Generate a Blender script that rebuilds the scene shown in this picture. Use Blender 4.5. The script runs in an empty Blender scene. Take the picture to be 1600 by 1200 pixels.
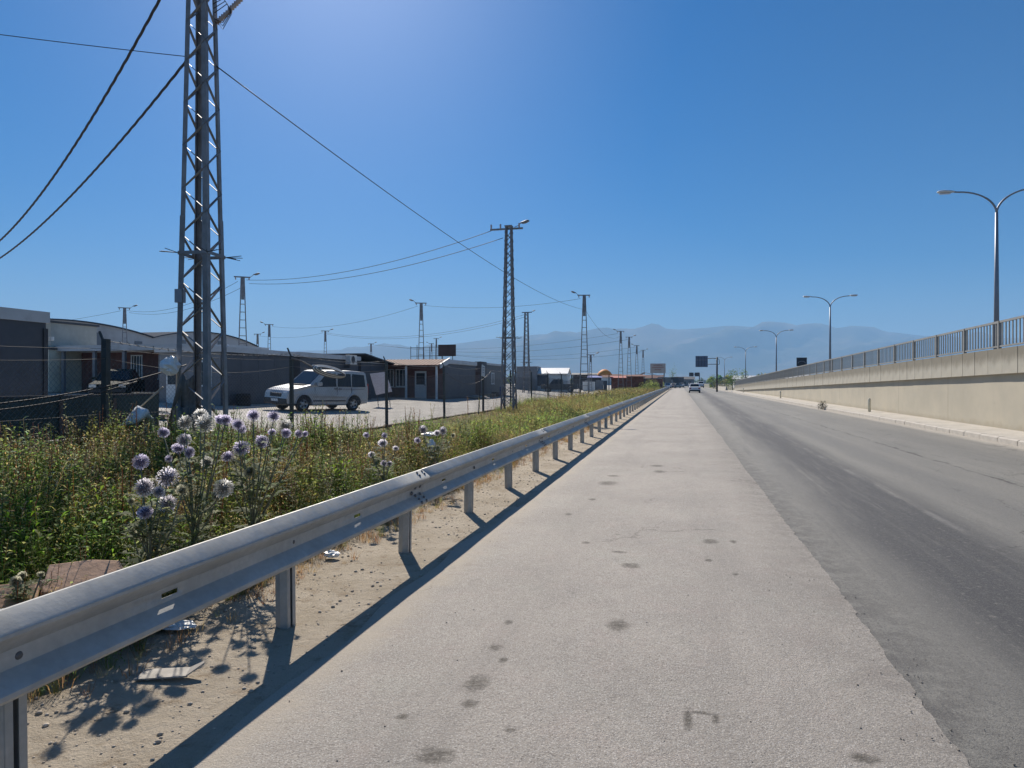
import bpy, math, random
import numpy as np
from mathutils import Vector, Matrix
random.seed(7)
rng = np.random.default_rng(11)
R = math.radians
scene = bpy.context.scene
col = scene.collection

# ------------------------------------------------------------------ camera
cam_d = bpy.data.cameras.new('camera')
cam_d.sensor_width = 36.0
cam_d.lens = 36.0 * 1060.0 / 1600.0
cam_d.clip_start = 0.05
cam_d.clip_end = 60000
cam = bpy.data.objects.new('camera', cam_d)
col.objects.link(cam)
cam.location = (0, 0, 1.6)
cam.rotation_euler = (R(90 - 0.13), 0, R(13.88))
scene.camera = cam

# ------------------------------------------------------------------ sky and sun
SUN_AZ, SUN_EL = 29.0, 38.0            # degrees left of the road direction (+Y), above the horizon
world = bpy.data.worlds.new('World')
scene.world = world
world.use_nodes = True
wn = world.node_tree
bg = wn.nodes['Background']
sky = wn.nodes.new('ShaderNodeTexSky')
sky.sky_type = 'NISHITA'
sky.sun_disc = False
sky.sun_elevation = R(SUN_EL)
sky.sun_rotation = R(-SUN_AZ)
sky.altitude = 200
sky.air_density = 1.0
sky.dust_density = 0.75
sky.ozone_density = 9.0
hsv = wn.nodes.new('ShaderNodeHueSaturation')          # the phone's rendering of blue
hsv.inputs['Saturation'].default_value = 1.46
wn.links.new(sky.outputs['Color'], hsv.inputs['Color'])
wn.links.new(hsv.outputs['Color'], bg.inputs['Color'])
bg.inputs['Strength'].default_value = 0.0505
sd = bpy.data.lights.new('sun', 'SUN')
sd.energy = 5.0
sd.angle = R(0.53)
sd.color = (1.0, 0.91, 0.79)
sun = bpy.data.objects.new('sun', sd)
col.objects.link(sun)
_d = Vector((-math.sin(R(SUN_AZ)) * math.cos(R(SUN_EL)), math.cos(R(SUN_AZ)) * math.cos(R(SUN_EL)), math.sin(R(SUN_EL))))
sun.rotation_euler = _d.to_track_quat('Z', 'Y').to_euler()
sun.location = (-30, 40, 60)

scene.view_settings.view_transform = 'Standard'
scene.view_settings.look = 'None'
scene.view_settings.gamma = 1.0
scene.view_settings.use_curve_mapping = False
scene.view_settings.exposure = 0.52
scene.cycles.use_denoising = True
scene.cycles.max_bounces = 6
scene.cycles.diffuse_bounces = 3
scene.cycles.glossy_bounces = 3
scene.cycles.transmission_bounces = 4
scene.cycles.transparent_max_bounces = 8
scene.cycles.volume_bounces = 1

# ------------------------------------------------------------------ materials
def nt(name):
    m = bpy.data.materials.new(name)
    m.use_nodes = True
    t = m.node_tree
    return m, t, t.nodes['Principled BSDF']

class NG:
    """tiny node-graph helper"""
    def __init__(s, t):
        s.t = t
        s.tc = t.nodes.new('ShaderNodeTexCoord')
    def n(s, kind, **kw):
        nd = s.t.nodes.new(kind)
        for k, v in kw.items():
            setattr(nd, k, v)
        return nd
    def l(s, a, b):
        s.t.links.new(a, b)
    def noise(s, scale, detail=4, rough=0.6, vec=None, sc=None):
        v = vec or s.tc.outputs['Object']
        if sc is not None:
            mp = s.n('ShaderNodeMapping')
            mp.inputs['Scale'].default_value = sc
            s.l(v, mp.inputs['Vector'])
            v = mp.outputs['Vector']
        nd = s.n('ShaderNodeTexNoise')
        nd.inputs['Scale'].default_value = scale
        nd.inputs['Detail'].default_value = detail
        nd.inputs['Roughness'].default_value = rough
        s.l(v, nd.inputs['Vector'])
        return nd.outputs['Fac']
    def vor(s, scale, feature='F1', vec=None):
        nd = s.n('ShaderNodeTexVoronoi', feature=feature)
        nd.inputs['Scale'].default_value = scale
        s.l(vec or s.tc.outputs['Object'], nd.inputs['Vector'])
        return nd
    def ramp(s, fac, a, b, va=0.0, vb=1.0):
        nd = s.n('ShaderNodeMapRange', interpolation_type='SMOOTHSTEP')
        nd.inputs['From Min'].default_value = a
        nd.inputs['From Max'].default_value = b
        nd.inputs['To Min'].default_value = va
        nd.inputs['To Max'].default_value = vb
        s.l(fac, nd.inputs['Value'])
        return nd.outputs['Result']
    def math(s, op, a, b=None):
        nd = s.n('ShaderNodeMath', operation=op)
        for i, x in enumerate((a, b)):
            if x is None:
                continue
            if isinstance(x, (int, float)):
                nd.inputs[i].default_value = x
            else:
                s.l(x, nd.inputs[i])
        return nd.outputs[0]
    def mix(s, fac, a, b, blend='MIX'):
        nd = s.n('ShaderNodeMix', data_type='RGBA', blend_type=blend)
        for sock, x in ((nd.inputs[0], fac), (nd.inputs[6], a), (nd.inputs[7], b)):
            if isinstance(x, (int, float)):
                sock.default_value = x
            elif isinstance(x, (tuple, list)):
                sock.default_value = (x[0], x[1], x[2], 1)
            else:
                s.l(x, sock)
        return nd.outputs[2]
    def bump(s, height, strength, dist, bsdf):
        nd = s.n('ShaderNodeBump')
        nd.inputs['Strength'].default_value = strength
        nd.inputs['Distance'].default_value = dist
        s.l(height, nd.inputs['Height'])
        s.l(nd.outputs['Normal'], bsdf.inputs['Normal'])
    def xyz(s):
        nd = s.n('ShaderNodeSeparateXYZ')
        s.l(s.tc.outputs['Object'], nd.inputs[0])
        return nd.outputs

MATS = {}
def mat(name, c, rough=0.6, metal=0.0, var=0.18, scale=3.0, bump=0.0, bscale=30.0, dirt=None, spec=0.5):
    """plain procedural surface: colour varied by noise, optional grime colour and relief"""
    if name in MATS:
        return MATS[name]
    m, t, b = nt(name)
    g = NG(t)
    f = g.noise(scale, 5, 0.65)
    lo = tuple(x * (1 - var) for x in c)
    hi = tuple(min(1, x * (1 + var)) for x in c)
    cc = g.mix(g.ramp(f, 0.3, 0.7), lo, hi)
    if dirt:
        f2 = g.noise(scale * 0.6, 6, 0.7)
        cc = g.mix(g.ramp(f2, 0.52, 0.75, 0, 0.75), cc, dirt)
    g.l(cc, b.inputs['Base Color'])
    b.inputs['Roughness'].default_value = rough
    b.inputs['Metallic'].default_value = metal
    b.inputs['Specular IOR Level'].default_value = spec
    if bump:
        g.bump(g.noise(bscale, 4, 0.6), bump, 0.02, b)
    MATS[name] = m
    return m

def leaf_mat(name, trans=0.35):
    """foliage: colour from the per-leaf attribute, some light passing through"""
    m, t, b = nt(name)
    g = NG(t)
    a = g.n('ShaderNodeAttribute', attribute_name='Col')
    g.l(a.outputs['Color'], b.inputs['Base Color'])
    b.inputs['Roughness'].default_value = 0.7
    b.inputs['Specular IOR Level'].default_value = 0.12
    tr = g.n('ShaderNodeBsdfTranslucent')
    hs = g.n('ShaderNodeHueSaturation')
    hs.inputs['Value'].default_value = 1.9
    hs.inputs['Saturation'].default_value = 1.1
    g.l(a.outputs['Color'], hs.inputs['Color'])
    g.l(hs.outputs['Color'], tr.inputs['Color'])
    mx = g.n('ShaderNodeMixShader')
    mx.inputs[0].default_value = trans
    g.l(b.outputs[0], mx.inputs[1])
    g.l(tr.outputs[0], mx.inputs[2])
    g.l(mx.outputs[0], t.nodes['Material Output'].inputs['Surface'])
    return m

def glass_mat(name, tint=(0.02, 0.025, 0.03), rough=0.05):
    m, t, b = nt(name)
    g = NG(t)
    f = g.noise(2.5, 3, 0.5)
    g.l(g.mix(f, tuple(x * 0.6 for x in tint), tuple(x * 1.5 for x in tint)), b.inputs['Base Color'])
    b.inputs['Roughness'].default_value = rough
    b.inputs['Specular IOR Level'].default_value = 0.35
    MATS[name] = m
    return m

def galv_mat():
    m, t, b = nt('galvanised_steel')
    g = NG(t)
    c = g.mix(g.ramp(g.noise(3, 6, .7), .35, .68), (0.43, 0.43, 0.41), (0.34, 0.34, 0.32))
    c = g.mix(g.ramp(g.noise(9, 6, .75, sc=(1, .15, 1)), .52, .72, 0, .6), c, (0.48, 0.475, 0.45))
    c = g.mix(g.ramp(g.noise(6, 6, .78, sc=(1, 1, .25)), .58, .76, 0, .7), c, (0.31, 0.265, 0.205))
    vo = g.vor(30)
    c = g.mix(g.ramp(vo.outputs['Distance'], .0, .9, 0, .25), c, (0.27, 0.27, 0.26))
    g.l(c, b.inputs['Base Color'])
    b.inputs['Metallic'].default_value = .2
    g.l(g.ramp(g.noise(7, 5, .7), .3, .7, .42, .68), b.inputs['Roughness'])
    g.bump(g.noise(40, 5, .7), .10, .01, b)
    return m
galv = galv_mat()
steel_pole = mat('painted_steel_grey', (0.21, 0.215, 0.23), 0.55, 0.3, 0.2, 3, 0.05, 40, dirt=(0.12, 0.11, 0.10))
dark_steel = mat('dark_steel', (0.05, 0.052, 0.06), 0.6, 0.2, 0.2, 5)
post_green = mat('fence_post_paint', (0.035, 0.045, 0.045), 0.6, 0.0, 0.2, 8)
wire_m = mat('cable_black', (0.025, 0.025, 0.03), 0.6, 0.0, 0.1, 5)
fence_wire = mat('fence_wire', (0.16, 0.165, 0.165), 0.6, 0.2, 0.15, 10)
strand_m = mat('strand_wire_weathered', (0.13, 0.13, 0.125), 0.7, 0.1, 0.25, 6)
insul = mat('insulator_ceramic', (0.45, 0.36, 0.32), 0.25, 0, 0.1, 8)
lamp_white = mat('lamp_housing', (0.62, 0.63, 0.63), 0.4, 0.1, 0.08, 6)
pole_grey = mat('lamp_pole_galvanised', (0.24, 0.26, 0.30), 0.5, 0.4, 0.1, 2)
wall_dark = mat('cabin_wall_anthracite', (0.060, 0.067, 0.082), 0.6, 0, 0.14, 1.2, 0.05, 20, dirt=(0.10, 0.095, 0.09))
wall_grey = mat('cabin_wall_grey', (0.19, 0.20, 0.215), 0.6, 0, 0.1, 1.0, 0.04, 20, dirt=(0.15, 0.14, 0.13))
wall_white = mat('cabin_wall_offwhite', (0.60, 0.61, 0.60), 0.6, 0, 0.08, 1.0, 0.04, 20, dirt=(0.34, 0.32, 0.29))
wall_cream = mat('cream_plaster', (0.62, 0.60, 0.48), 0.8, 0, 0.12, 2.0, 0.1, 25, dirt=(0.36, 0.33, 0.26))
wall_brown = mat('brown_cladding', (0.15, 0.068, 0.056), 0.7, 0, 0.25, 3.0, 0.1, 15)
brick_m = mat('brick_red', (0.22, 0.10, 0.075), 0.8, 0, 0.3, 2.0, 0.1, 12)
fascia_m = mat('fascia_grey_sheet', (0.46, 0.475, 0.49), 0.5, 0.1, 0.08, 1.5, dirt=(0.27, 0.265, 0.26))
roof_brown = mat('tin_roof_brown', (0.15, 0.062, 0.048), 0.75, 0.0, 0.2, 2.0, 0.08, 12, spec=.2)
roof_white = mat('white_sheet_roof', (0.72, 0.73, 0.72), 0.5, 0, 0.06, 1.0)
roof_dark = mat('dark_roof_edge', (0.05, 0.055, 0.065), 0.6, 0, 0.15, 2)
wh_wall = mat('warehouse_panel', (0.40, 0.415, 0.43), 0.55, 0.1, 0.06, 0.4, dirt=(0.26, 0.265, 0.27))
wh_strip = mat('warehouse_window_strip', (0.13, 0.145, 0.165), 0.35, 0, 0.1, 1.0)
white_frame = mat('white_plastic_frame', (0.70, 0.71, 0.70), 0.4, 0, 0.05, 4)
pane_m = glass_mat('window_glass', (0.035, 0.045, 0.055), 0.06)
car_glass = glass_mat('car_glass', (0.015, 0.018, 0.022), 0.04)
tyre_m = mat('tyre_rubber', (0.025, 0.025, 0.026), 0.85, 0, 0.2, 12)
rim_m = mat('wheel_rim', (0.40, 0.41, 0.42), 0.4, 0.6, 0.15, 12)
black_pl = mat('black_plastic', (0.03, 0.03, 0.033), 0.6, 0, 0.2, 8)
chrome_m = mat('headlamp_lens', (0.55, 0.57, 0.6), 0.12, 0.4, 0.1, 14)
red_lens = mat('tail_lamp_red', (0.35, 0.02, 0.015), 0.2, 0, 0.1, 14)
car_silver = mat('silver_car_paint', (0.42, 0.43, 0.445), 0.34, 0.40, 0.07, 3, dirt=(0.36, 0.345, 0.32))
car_white = mat('white_car_paint', (0.74, 0.75, 0.76), 0.3, 0, 0.04, 3)
car_green = mat('dark_green_car_paint', (0.016, 0.026, 0.024), 0.7, 0.0, 0.1, 3, dirt=(0.03, 0.032, 0.03), spec=.08)
car_dark = mat('dark_grey_truck_paint', (0.05, 0.06, 0.065), 0.4, 0.1, 0.15, 3)
car_grey = mat('grey_car_paint', (0.20, 0.21, 0.22), 0.35, 0.3, 0.1, 3)
orange_m = mat('orange_canvas', (0.75, 0.27, 0.05), 0.7, 0, 0.12, 2)
blue_m = mat('blue_tarpaulin', (0.03, 0.08, 0.35), 0.6, 0, 0.12, 2)
red_m = mat('red_canvas', (0.32, 0.05, 0.035), 0.7, 0, 0.15, 2)
plastic_bag = mat('white_plastic_film', (0.74, 0.76, 0.78), 0.35, 0, 0.08, 10, 0.5, 18)
cloth_grey = mat('weathered_cloth', (0.16, 0.155, 0.15), 0.85, 0, 0.3, 6, 0.4, 14)
wood_m = mat('weathered_wood', (0.42, 0.35, 0.27), 0.8, 0, 0.25, 9, 0.3, 30)
green_sheet = mat('dark_green_sheet_metal', (0.022, 0.048, 0.05), 0.55, 0.1, 0.25, 2, 0.1, 8, dirt=(0.05, 0.055, 0.05))
kerb_brown = mat('brown_block', (0.13, 0.095, 0.08), 0.85, 0, 0.25, 4, 0.3, 20)
stone_m = mat('sandstone_kerb', (0.42, 0.39, 0.345), 0.85, 0, 0.12, 5, 0.2, 30, dirt=(0.34, 0.30, 0.25))
terracotta = mat('clay_tile', (0.48, 0.30, 0.20), 0.85, 0, 0.15, 8, 0.25, 25, dirt=(0.45, 0.36, 0.28))
sign_back = mat('sign_blue_grey', (0.075, 0.105, 0.17), 0.5, 0.1, 0.08, 3)
sign_dark = mat('sign_dark_panel', (0.03, 0.035, 0.045), 0.45, 0, 0.15, 4)
sign_white = mat('sign_white_print', (0.6, 0.62, 0.64), 0.5, 0, 0.08, 8)
hoard_m = mat('billboard_beige', (0.42, 0.37, 0.34), 0.6, 0, 0.1, 1)
rust_m = mat('rusty_dark_panel', (0.05, 0.03, 0.028), 0.7, 0, 0.3, 2)
lav_m = mat('printed_pale_banner', (0.60, 0.57, 0.62), 0.6, 0, 0.12, 18, dirt=(0.5, 0.33, 0.36))
rail_paint = mat('railing_grey_paint', (0.29, 0.285, 0.265), 0.5, 0.2, 0.12, 2)
M_LEAF = leaf_mat('weed_foliage', .48)
M_DRY = leaf_mat('dry_foliage', 0.4)

# ------------------------------------------------------------------ object helpers
class MB:
    """collects simple shapes, then links them as ONE mesh object"""
    def __init__(s):
        s.v, s.f = [], []
    def add(s, vs, fs):
        o = len(s.v)
        s.v += [tuple(v) for v in vs]
        s.f += [tuple(i + o for i in f) for f in fs]
        return s
    def box(s, x0, x1, y0, y1, z0, z1):
        return s.add([(x0, y0, z0), (x1, y0, z0), (x1, y1, z0), (x0, y1, z0), (x0, y0, z1), (x1, y0, z1), (x1, y1, z1), (x0, y1, z1)],
                     [(0, 3, 2, 1), (4, 5, 6, 7), (0, 1, 5, 4), (1, 2, 6, 5), (2, 3, 7, 6), (3, 0, 4, 7)])
    def bar(s, p, q, w, h, up=(0, 0, 1)):
        p, q = Vector(p), Vector(q)
        d = (q - p).normalized()
        u = Vector(up)
        if abs(d.dot(u)) > 0.95:
            u = Vector((1, 0, 0))
        a = d.cross(u).normalized() * (w / 2)
        b = a.cross(d).normalized() * (h / 2)
        vs = [e + i * a + j * b for e in (p, q) for i, j in ((-1, -1), (1, -1), (1, 1), (-1, 1))]
        return s.add(vs, [(0, 1, 2, 3), (7, 6, 5, 4), (0, 4, 5, 1), (1, 5, 6, 2), (2, 6, 7, 3), (3, 7, 4, 0)])
    def tube(s, pts, r, n=8, caps=True):
        pts = [Vector(p) for p in pts]
        rs = r if isinstance(r, (list, tuple)) else [r] * len(pts)
        o = len(s.v)
        ref = None
        for i, p in enumerate(pts):
            d = (pts[min(i + 1, len(pts) - 1)] - pts[max(i - 1, 0)]).normalized()
            if ref is None:
                ref = Vector((0, 0, 1)) if abs(d.z) < 0.9 else Vector((1, 0, 0))
            a = d.cross(ref).normalized()
            b = a.cross(d).normalized()
            ref = b
            for k in range(n):
                t = 2 * math.pi * k / n
                s.v.append(tuple(p + rs[i] * (math.cos(t) * a + math.sin(t) * b)))
        for i in range(len(pts) - 1):
            for k in range(n):
                k2 = (k + 1) % n
                s.f.append((o + i * n + k, o + i * n + k2, o + (i + 1) * n + k2, o + (i + 1) * n + k))
        if caps:
            s.f.append(tuple(o + k for k in range(n))[::-1])
            e = o + (len(pts) - 1) * n
            s.f.append(tuple(e + k for k in range(n)))
        return s
    def lathe(s, prof, c=(0, 0, 0), n=16, axis='Z'):
        o = len(s.v)
        for r, z in prof:
            for k in range(n):
                t = 2 * math.pi * k / n
                x, y = r * math.cos(t), r * math.sin(t)
                p = (x, y, z) if axis == 'Z' else ((z, x, y) if axis == 'X' else (x, z, y))
                s.v.append((c[0] + p[0], c[1] + p[1], c[2] + p[2]))
        for i in range(len(prof) - 1):
            for k in range(n):
                k2 = (k + 1) % n
                s.f.append((o + i * n + k, o + i * n + k2, o + (i + 1) * n + k2, o + (i + 1) * n + k))
        return s
    def prism(s, poly, a0, a1, axis='Y'):
        """polygon in the plane across `axis`, pushed from a0 to a1"""
        n = len(poly)
        def P(u, v, a):
            return (u, a, v) if axis == 'Y' else ((a, u, v) if axis == 'X' else (u, v, a))
        vs = [P(u, v, a0) for u, v in poly] + [P(u, v, a1) for u, v in poly]
        fs = [tuple(range(n)), tuple(range(2 * n - 1, n - 1, -1))]
        fs += [(i, n + i, n + (i + 1) % n, (i + 1) % n) for i in range(n)]
        return s.add(vs, fs)
    def mesh(s, name, m, smooth=False):
        me = bpy.data.meshes.new(name)
        me.from_pydata(s.v, [], s.f)
        me.materials.append(m)
        me.validate()
        import bmesh
        bm = bmesh.new()
        bm.from_mesh(me)
        bmesh.ops.recalc_face_normals(bm, faces=bm.faces)
        bm.to_mesh(me)
        bm.free()
        if smooth:
            me.polygons.foreach_set('use_smooth', [True] * len(me.polygons))
        return me
    def build(s, name, m, parent=None, smooth=False, bevel=0.0, loc=None):
        o = obj(name, s.mesh(name, m, smooth), parent, loc)
        if bevel:
            b = o.modifiers.new('bevel', 'BEVEL')
            b.width = bevel
            b.segments = 2
            b.limit_method = 'ANGLE'
        return o

def obj(name, me, parent=None, loc=None):
    o = bpy.data.objects.new(name, me)
    col.objects.link(o)
    if parent is not None:
        o.parent = parent
    if loc is not None:
        o.location = loc
    return o

def tag(o, label=None, cat=None, group=None, kind=None):
    if label: o['label'] = label
    if cat: o['category'] = cat
    if group: o['group'] = group
    if kind: o['kind'] = kind
    return o

def thing(name, label, cat, loc=(0, 0, 0), rz=0.0, group=None):
    o = bpy.data.objects.new(name, None)
    o.empty_display_size = 0.2
    col.objects.link(o)
    o.location = loc
    o.rotation_euler = (0, 0, R(rz))
    return tag(o, label, cat, group, 'thing')

def copy_tree(o, parent=None):
    c = o.copy()
    col.objects.link(c)
    c.parent = parent
    for ch in list(o.children):
        copy_tree(ch, c)
    return c

def lerp(a, b, t):
    return a + (b - a) * t

def smooth01(x):
    x = max(0.0, min(1.0, x))
    return x * x * (3 - 2 * x)

FENCE_X = -9.6
def yard_z(x, y=0):
    return 0.08 + 0.042 * max(0.0, min(1.0, (-9.6 - x) / 24.0)) * 24.0
def vnoise(x, y):
    return (math.sin(x * 1.7 + y * 0.9) + math.sin(x * 3.1 - y * 2.3 + 1.3) * 0.6 + math.sin(x * 0.6 + y * 4.1 + 2.1) * 0.5) / 2.1
def verge_z(x, y):
    t = smooth01((-2.2 - x) / 1.2)
    z = 0.004 + t * (0.02 * vnoise(x * 1.3, y * 1.1) + 0.015)
    z += 0.05 * smooth01((-3.0 - x) / 3.0) + 0.02 * vnoise(x * 0.5, y * 0.4) * t
    if x < -2.2:
        z += 0.02 * t * math.exp(-((x + 2.35) / 0.12) ** 2)
    return max(z, 0.006)

# ------------------------------------------------------------------ the setting: ground, verge, yard, road
def sheet(name, xs, ys, zf, m, kind='structure', smooth=True):
    vs = [(x, y, zf(x, y)) for y in ys for x in xs]
    n = len(xs)
    fs = [(j * n + i, j * n + i + 1, (j + 1) * n + i + 1, (j + 1) * n + i) for j in range(len(ys) - 1) for i in range(n - 1)]
    me = bpy.data.meshes.new(name)
    me.from_pydata(vs, [], fs)
    me.materials.append(m)
    if smooth:
        me.polygons.foreach_set('use_smooth', [True] * len(me.polygons))
    o = obj(name, me)
    o['kind'] = kind
    return o

def ground_mat():
    m, t, b = nt('dry_plain_soil')
    g = NG(t)
    c = g.mix(g.ramp(g.noise(0.02, 6, 0.65), 0.35, 0.65), (0.20, 0.17, 0.12), (0.11, 0.115, 0.06))
    c = g.mix(g.ramp(g.noise(0.6, 6, 0.7), 0.4, 0.7, 0, 0.6), c, (0.27, 0.24, 0.18))
    g.l(c, b.inputs['Base Color'])
    b.inputs['Roughness'].default_value = 0.95
    return m
def gz(x, y):
    if x < -9.6: return yard_z(x) - 0.12 if x > -160 else -0.12
    return -0.12
sheet('ground', [-16000, -600, -161, -160, -60, -33.6, -22, -9.6, 0, 30, 200, 16000], [-6000, -60, 0, 60, 250, 800, 4000, 16000], gz, ground_mat())

def dirt_mat():
    m, t, b = nt('sandy_verge_dirt')
    g = NG(t)
    c = g.mix(g.ramp(g.noise(1.3, 6, 0.65), 0.35, 0.68), (0.50, 0.435, 0.345), (0.39, 0.33, 0.25))
    c = g.mix(g.ramp(g.noise(5.0, 6, 0.75), 0.50, 0.72, 0, 0.8), c, (0.24, 0.175, 0.115))
    c = g.mix(g.ramp(g.noise(60, 3, 0.6), 0.55, 0.75, 0, 0.5), c, (0.55, 0.50, 0.42))
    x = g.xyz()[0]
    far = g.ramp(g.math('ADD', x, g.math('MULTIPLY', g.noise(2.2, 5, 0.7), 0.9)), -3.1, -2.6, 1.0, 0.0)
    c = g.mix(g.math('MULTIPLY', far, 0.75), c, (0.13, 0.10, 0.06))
    g.l(c, b.inputs['Base Color'])
    b.inputs['Roughness'].default_value = 0.95
    b.inputs['Specular IOR Level'].default_value = 0.15
    h = g.math('ADD', g.noise(14, 8, 0.75), g.math('MULTIPLY', g.noise(90, 4, 0.7), 0.5))
    g.bump(h, 0.9, 0.035, b)
    return m
vx = [-9.75, -9.4, -8.8, -8, -7.2, -6.4, -5.6, -4.9, -4.3, -3.9] + [round(-3.7 + 0.06 * i, 3) for i in range(32)]
vy = [round(-3 + 0.12 * i, 3) for i in range(125)] + [round(12 + 0.5 * i, 3) for i in range(1, 60)] + [42 + 4 * i for i in range(1, 60)]
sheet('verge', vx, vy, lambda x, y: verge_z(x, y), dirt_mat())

def yard_mat():
    m, t, b = nt('pale_yard_concrete')
    g = NG(t)
    c = g.mix(g.ramp(g.noise(0.35, 6, 0.65), 0.35, 0.65), (0.40, 0.38, 0.345), (0.32, 0.30, 0.27))
    c = g.mix(g.ramp(g.noise(4, 5, 0.7), 0.55, 0.75, 0, 0.6), c, (0.29, 0.265, 0.23))
    g.l(c, b.inputs['Base Color'])
    b.inputs['Roughness'].default_value = 0.9
    g.bump(g.noise(25, 6, 0.7), 0.4, 0.02, b)
    return m
sheet('yard', [-160, -90, -60, -45, -33.6, -26, -20, -15, -9.85], [-10, 5, 15, 25, 40, 60, 90, 150, 240], lambda x, y: yard_z(x, y), yard_mat())
# little brown kerb that closes the yard along the fence
k = MB()
for i in range(40):
    y0 = 12.6 + i * 1.5
    k.box(-9.88, -9.70, y0 + 0.01, y0 + 1.49, -0.05, 0.135 + 0.012 * math.sin(i * 2.3))
k.build('yard_kerb', kerb_brown, None, bevel=0.01)['kind'] = 'structure'

SPOTS = [  # oil drips and scuffs on the shoulder: centre x, y, half width, half length
    (-1.04, 3.44, .075, .13), (-1.0, 3.20, .05, .05), (-1.07, 3.92, .05, .06), (-.98, 3.75, .035, .05), (-1.10, 4.35, .035, .05), (-.39, 4.47, .09, .13), (-.41, 5.95, .10, .10), (.30, 7.05, .085, .13),
    (-1.01, 2.72, .10, .08), (-1.1, 10.75, .17, .28), (-1.09, 11.6, .12, .12), (-.35, 12.35, .12, .2), (-.42, 13.2, .14, .2),
    (.76, 3.14, .08, .05), (.04, 3.30, .025, .13), (.105, 3.38, .07, .022), (.165, 3.34, .022, .06), (-1.28, 3.0, .04, .04), (-.75, 3.0, .03, .03), (-.55, 6.4, .09, .05), (.52, 7.1, .04, .08), (-1.15, 9.2, .06, .1), (-1.3, 8.1, .05, .09), (.25, 6.3, .04, .06), (.45, 5.9, .03, .05), (-.9, 6.7, .05, .07)]
def shoulder_mat():
    m, t, b = nt('worn_concrete_shoulder')
    g = NG(t)
    c = g.mix(g.ramp(g.noise(0.5, 6, 0.65), 0.35, 0.66), (0.385, 0.35, 0.31), (0.305, 0.28, 0.25))
    c = g.mix(g.ramp(g.noise(2.0, 6, 0.7, sc=(1, 0.35, 1)), 0.45, 0.75, 0, 0.4), c, (0.25, 0.235, 0.22))
    c = g.mix(g.ramp(g.noise(3.2, 4, 0.6), 0.5, 0.7, 0, 0.18), c, (0.40, 0.31, 0.28))
    c = g.mix(g.ramp(g.noise(7, 6, .75), .50, .70, 0, .45), c, (0.24, 0.225, 0.205))
    c = g.mix(g.ramp(g.noise(1.1, 5, .7), .52, .70, 0, .30), c, (0.33, 0.335, 0.29))
    c = g.mix(g.ramp(g.noise(24, 5, .75), .54, .70, 0, .40), c, (0.46, 0.43, 0.39))
    sp = g.vor(95)
    c = g.mix(g.ramp(sp.outputs['Distance'], 0.05, 0.5, 0.75, 0.0), c, (0.62, 0.60, 0.56))
    sp2 = g.vor(48)
    c = g.mix(g.math('MULTIPLY', g.ramp(sp2.outputs['Distance'], 0.1, 0.45, 1.0, 0.0), g.ramp(g.noise(17, 3, .6), .5, .62, 0, .55)), c, (0.58, 0.55, 0.51))
    c = g.mix(g.ramp(g.noise(110, 3, 0.7), 0.52, 0.66, 0, 0.85), c, (0.15, 0.135, 0.12))
    c = g.mix(g.ramp(g.noise(42, 4, 0.7), 0.56, 0.72, 0, 0.7), c, (0.19, 0.17, 0.155))
    X, Y, _ = g.xyz()
    # ragged darker band of loose chippings where the slab meets the asphalt
    ed = g.math('ADD', X, g.math('MULTIPLY', g.noise(6, 5, 0.7), 0.5))
    c = g.mix(g.math('MULTIPLY', g.ramp(ed, 0.75, 1.25), g.ramp(g.noise(75, 5, 0.75), 0.42, 0.66, 0.0, 0.6)), c, (0.17, 0.16, 0.145))
    c = g.mix(g.math('MULTIPLY', g.ramp(ed, 0.85, 1.45), g.ramp(g.noise(3.2, 6, 0.75), 0.4, 0.66, 0.0, 0.55)), c, (0.20, 0.185, 0.165))
    # hairline cracks and two worn wheel paths
    vx_ = g.n('ShaderNodeMapping'); vx_.inputs['Scale'].default_value = (1, .42, 1)
    wv = g.n('ShaderNodeVectorMath', operation='ADD')
    nz = g.n('ShaderNodeTexNoise'); nz.inputs['Scale'].default_value = 2.2; nz.inputs['Detail'].default_value = 6
    g.l(g.tc.outputs['Object'], nz.inputs['Vector']); g.l(g.tc.outputs['Object'], wv.inputs[0]); g.l(nz.outputs['Color'], wv.inputs[1]); g.l(wv.outputs[0], vx_.inputs['Vector'])
    ck = g.vor(.55, 'DISTANCE_TO_EDGE', vx_.outputs['Vector'])
    c = g.mix(g.math('MULTIPLY', g.ramp(ck.outputs['Distance'], .0015, .007, 1, 0), g.ramp(g.noise(.5, 4, .6), .50, .60, 0, .7)), c, (0.13, 0.115, 0.10))
    for wx in (-1.15, .35):
        tr = g.ramp(g.math('ABSOLUTE', g.math('SUBTRACT', g.math('ADD', X, g.math('MULTIPLY', g.noise(.35, 5, .7), .5)), wx + .25)), .05, .42, .34, 0)
        c = g.mix(g.math('MULTIPLY', tr, g.ramp(g.noise(1.5, 6, .75, sc=(1, .12, 1)), .4, .66)), c, (0.21, 0.195, 0.18))
    lf = g.ramp(g.math('ADD', X, g.math('MULTIPLY', g.noise(2.5, 6, .75), .6)), -1.75, -1.35, .8, 0)
    c = g.mix(lf, c, (0.43, 0.375, 0.30))
    wob = g.noise(26, 5, 0.75)
    tot = None
    for (sx, sy, hw, hl) in SPOTS:
        dx = g.math('DIVIDE', g.math('SUBTRACT', X, sx), hw)
        dy = g.math('DIVIDE', g.math('SUBTRACT', Y, sy), hl)
        d = g.math('ADD', g.math('MULTIPLY', dx, dx), g.math('MULTIPLY', dy, dy))
        tot = d if tot is None else g.math('MINIMUM', tot, d)
    st = g.ramp(g.math('ADD', tot, g.math('MULTIPLY', wob, 2.6)), 1.05, 2.5, 0.92, 0.0)
    st = g.math('MULTIPLY', st, g.ramp(g.noise(70, 4, .75), .34, .54, .55, 1.0))
    c = g.mix(st, c, (0.075, 0.067, 0.055))
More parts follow.
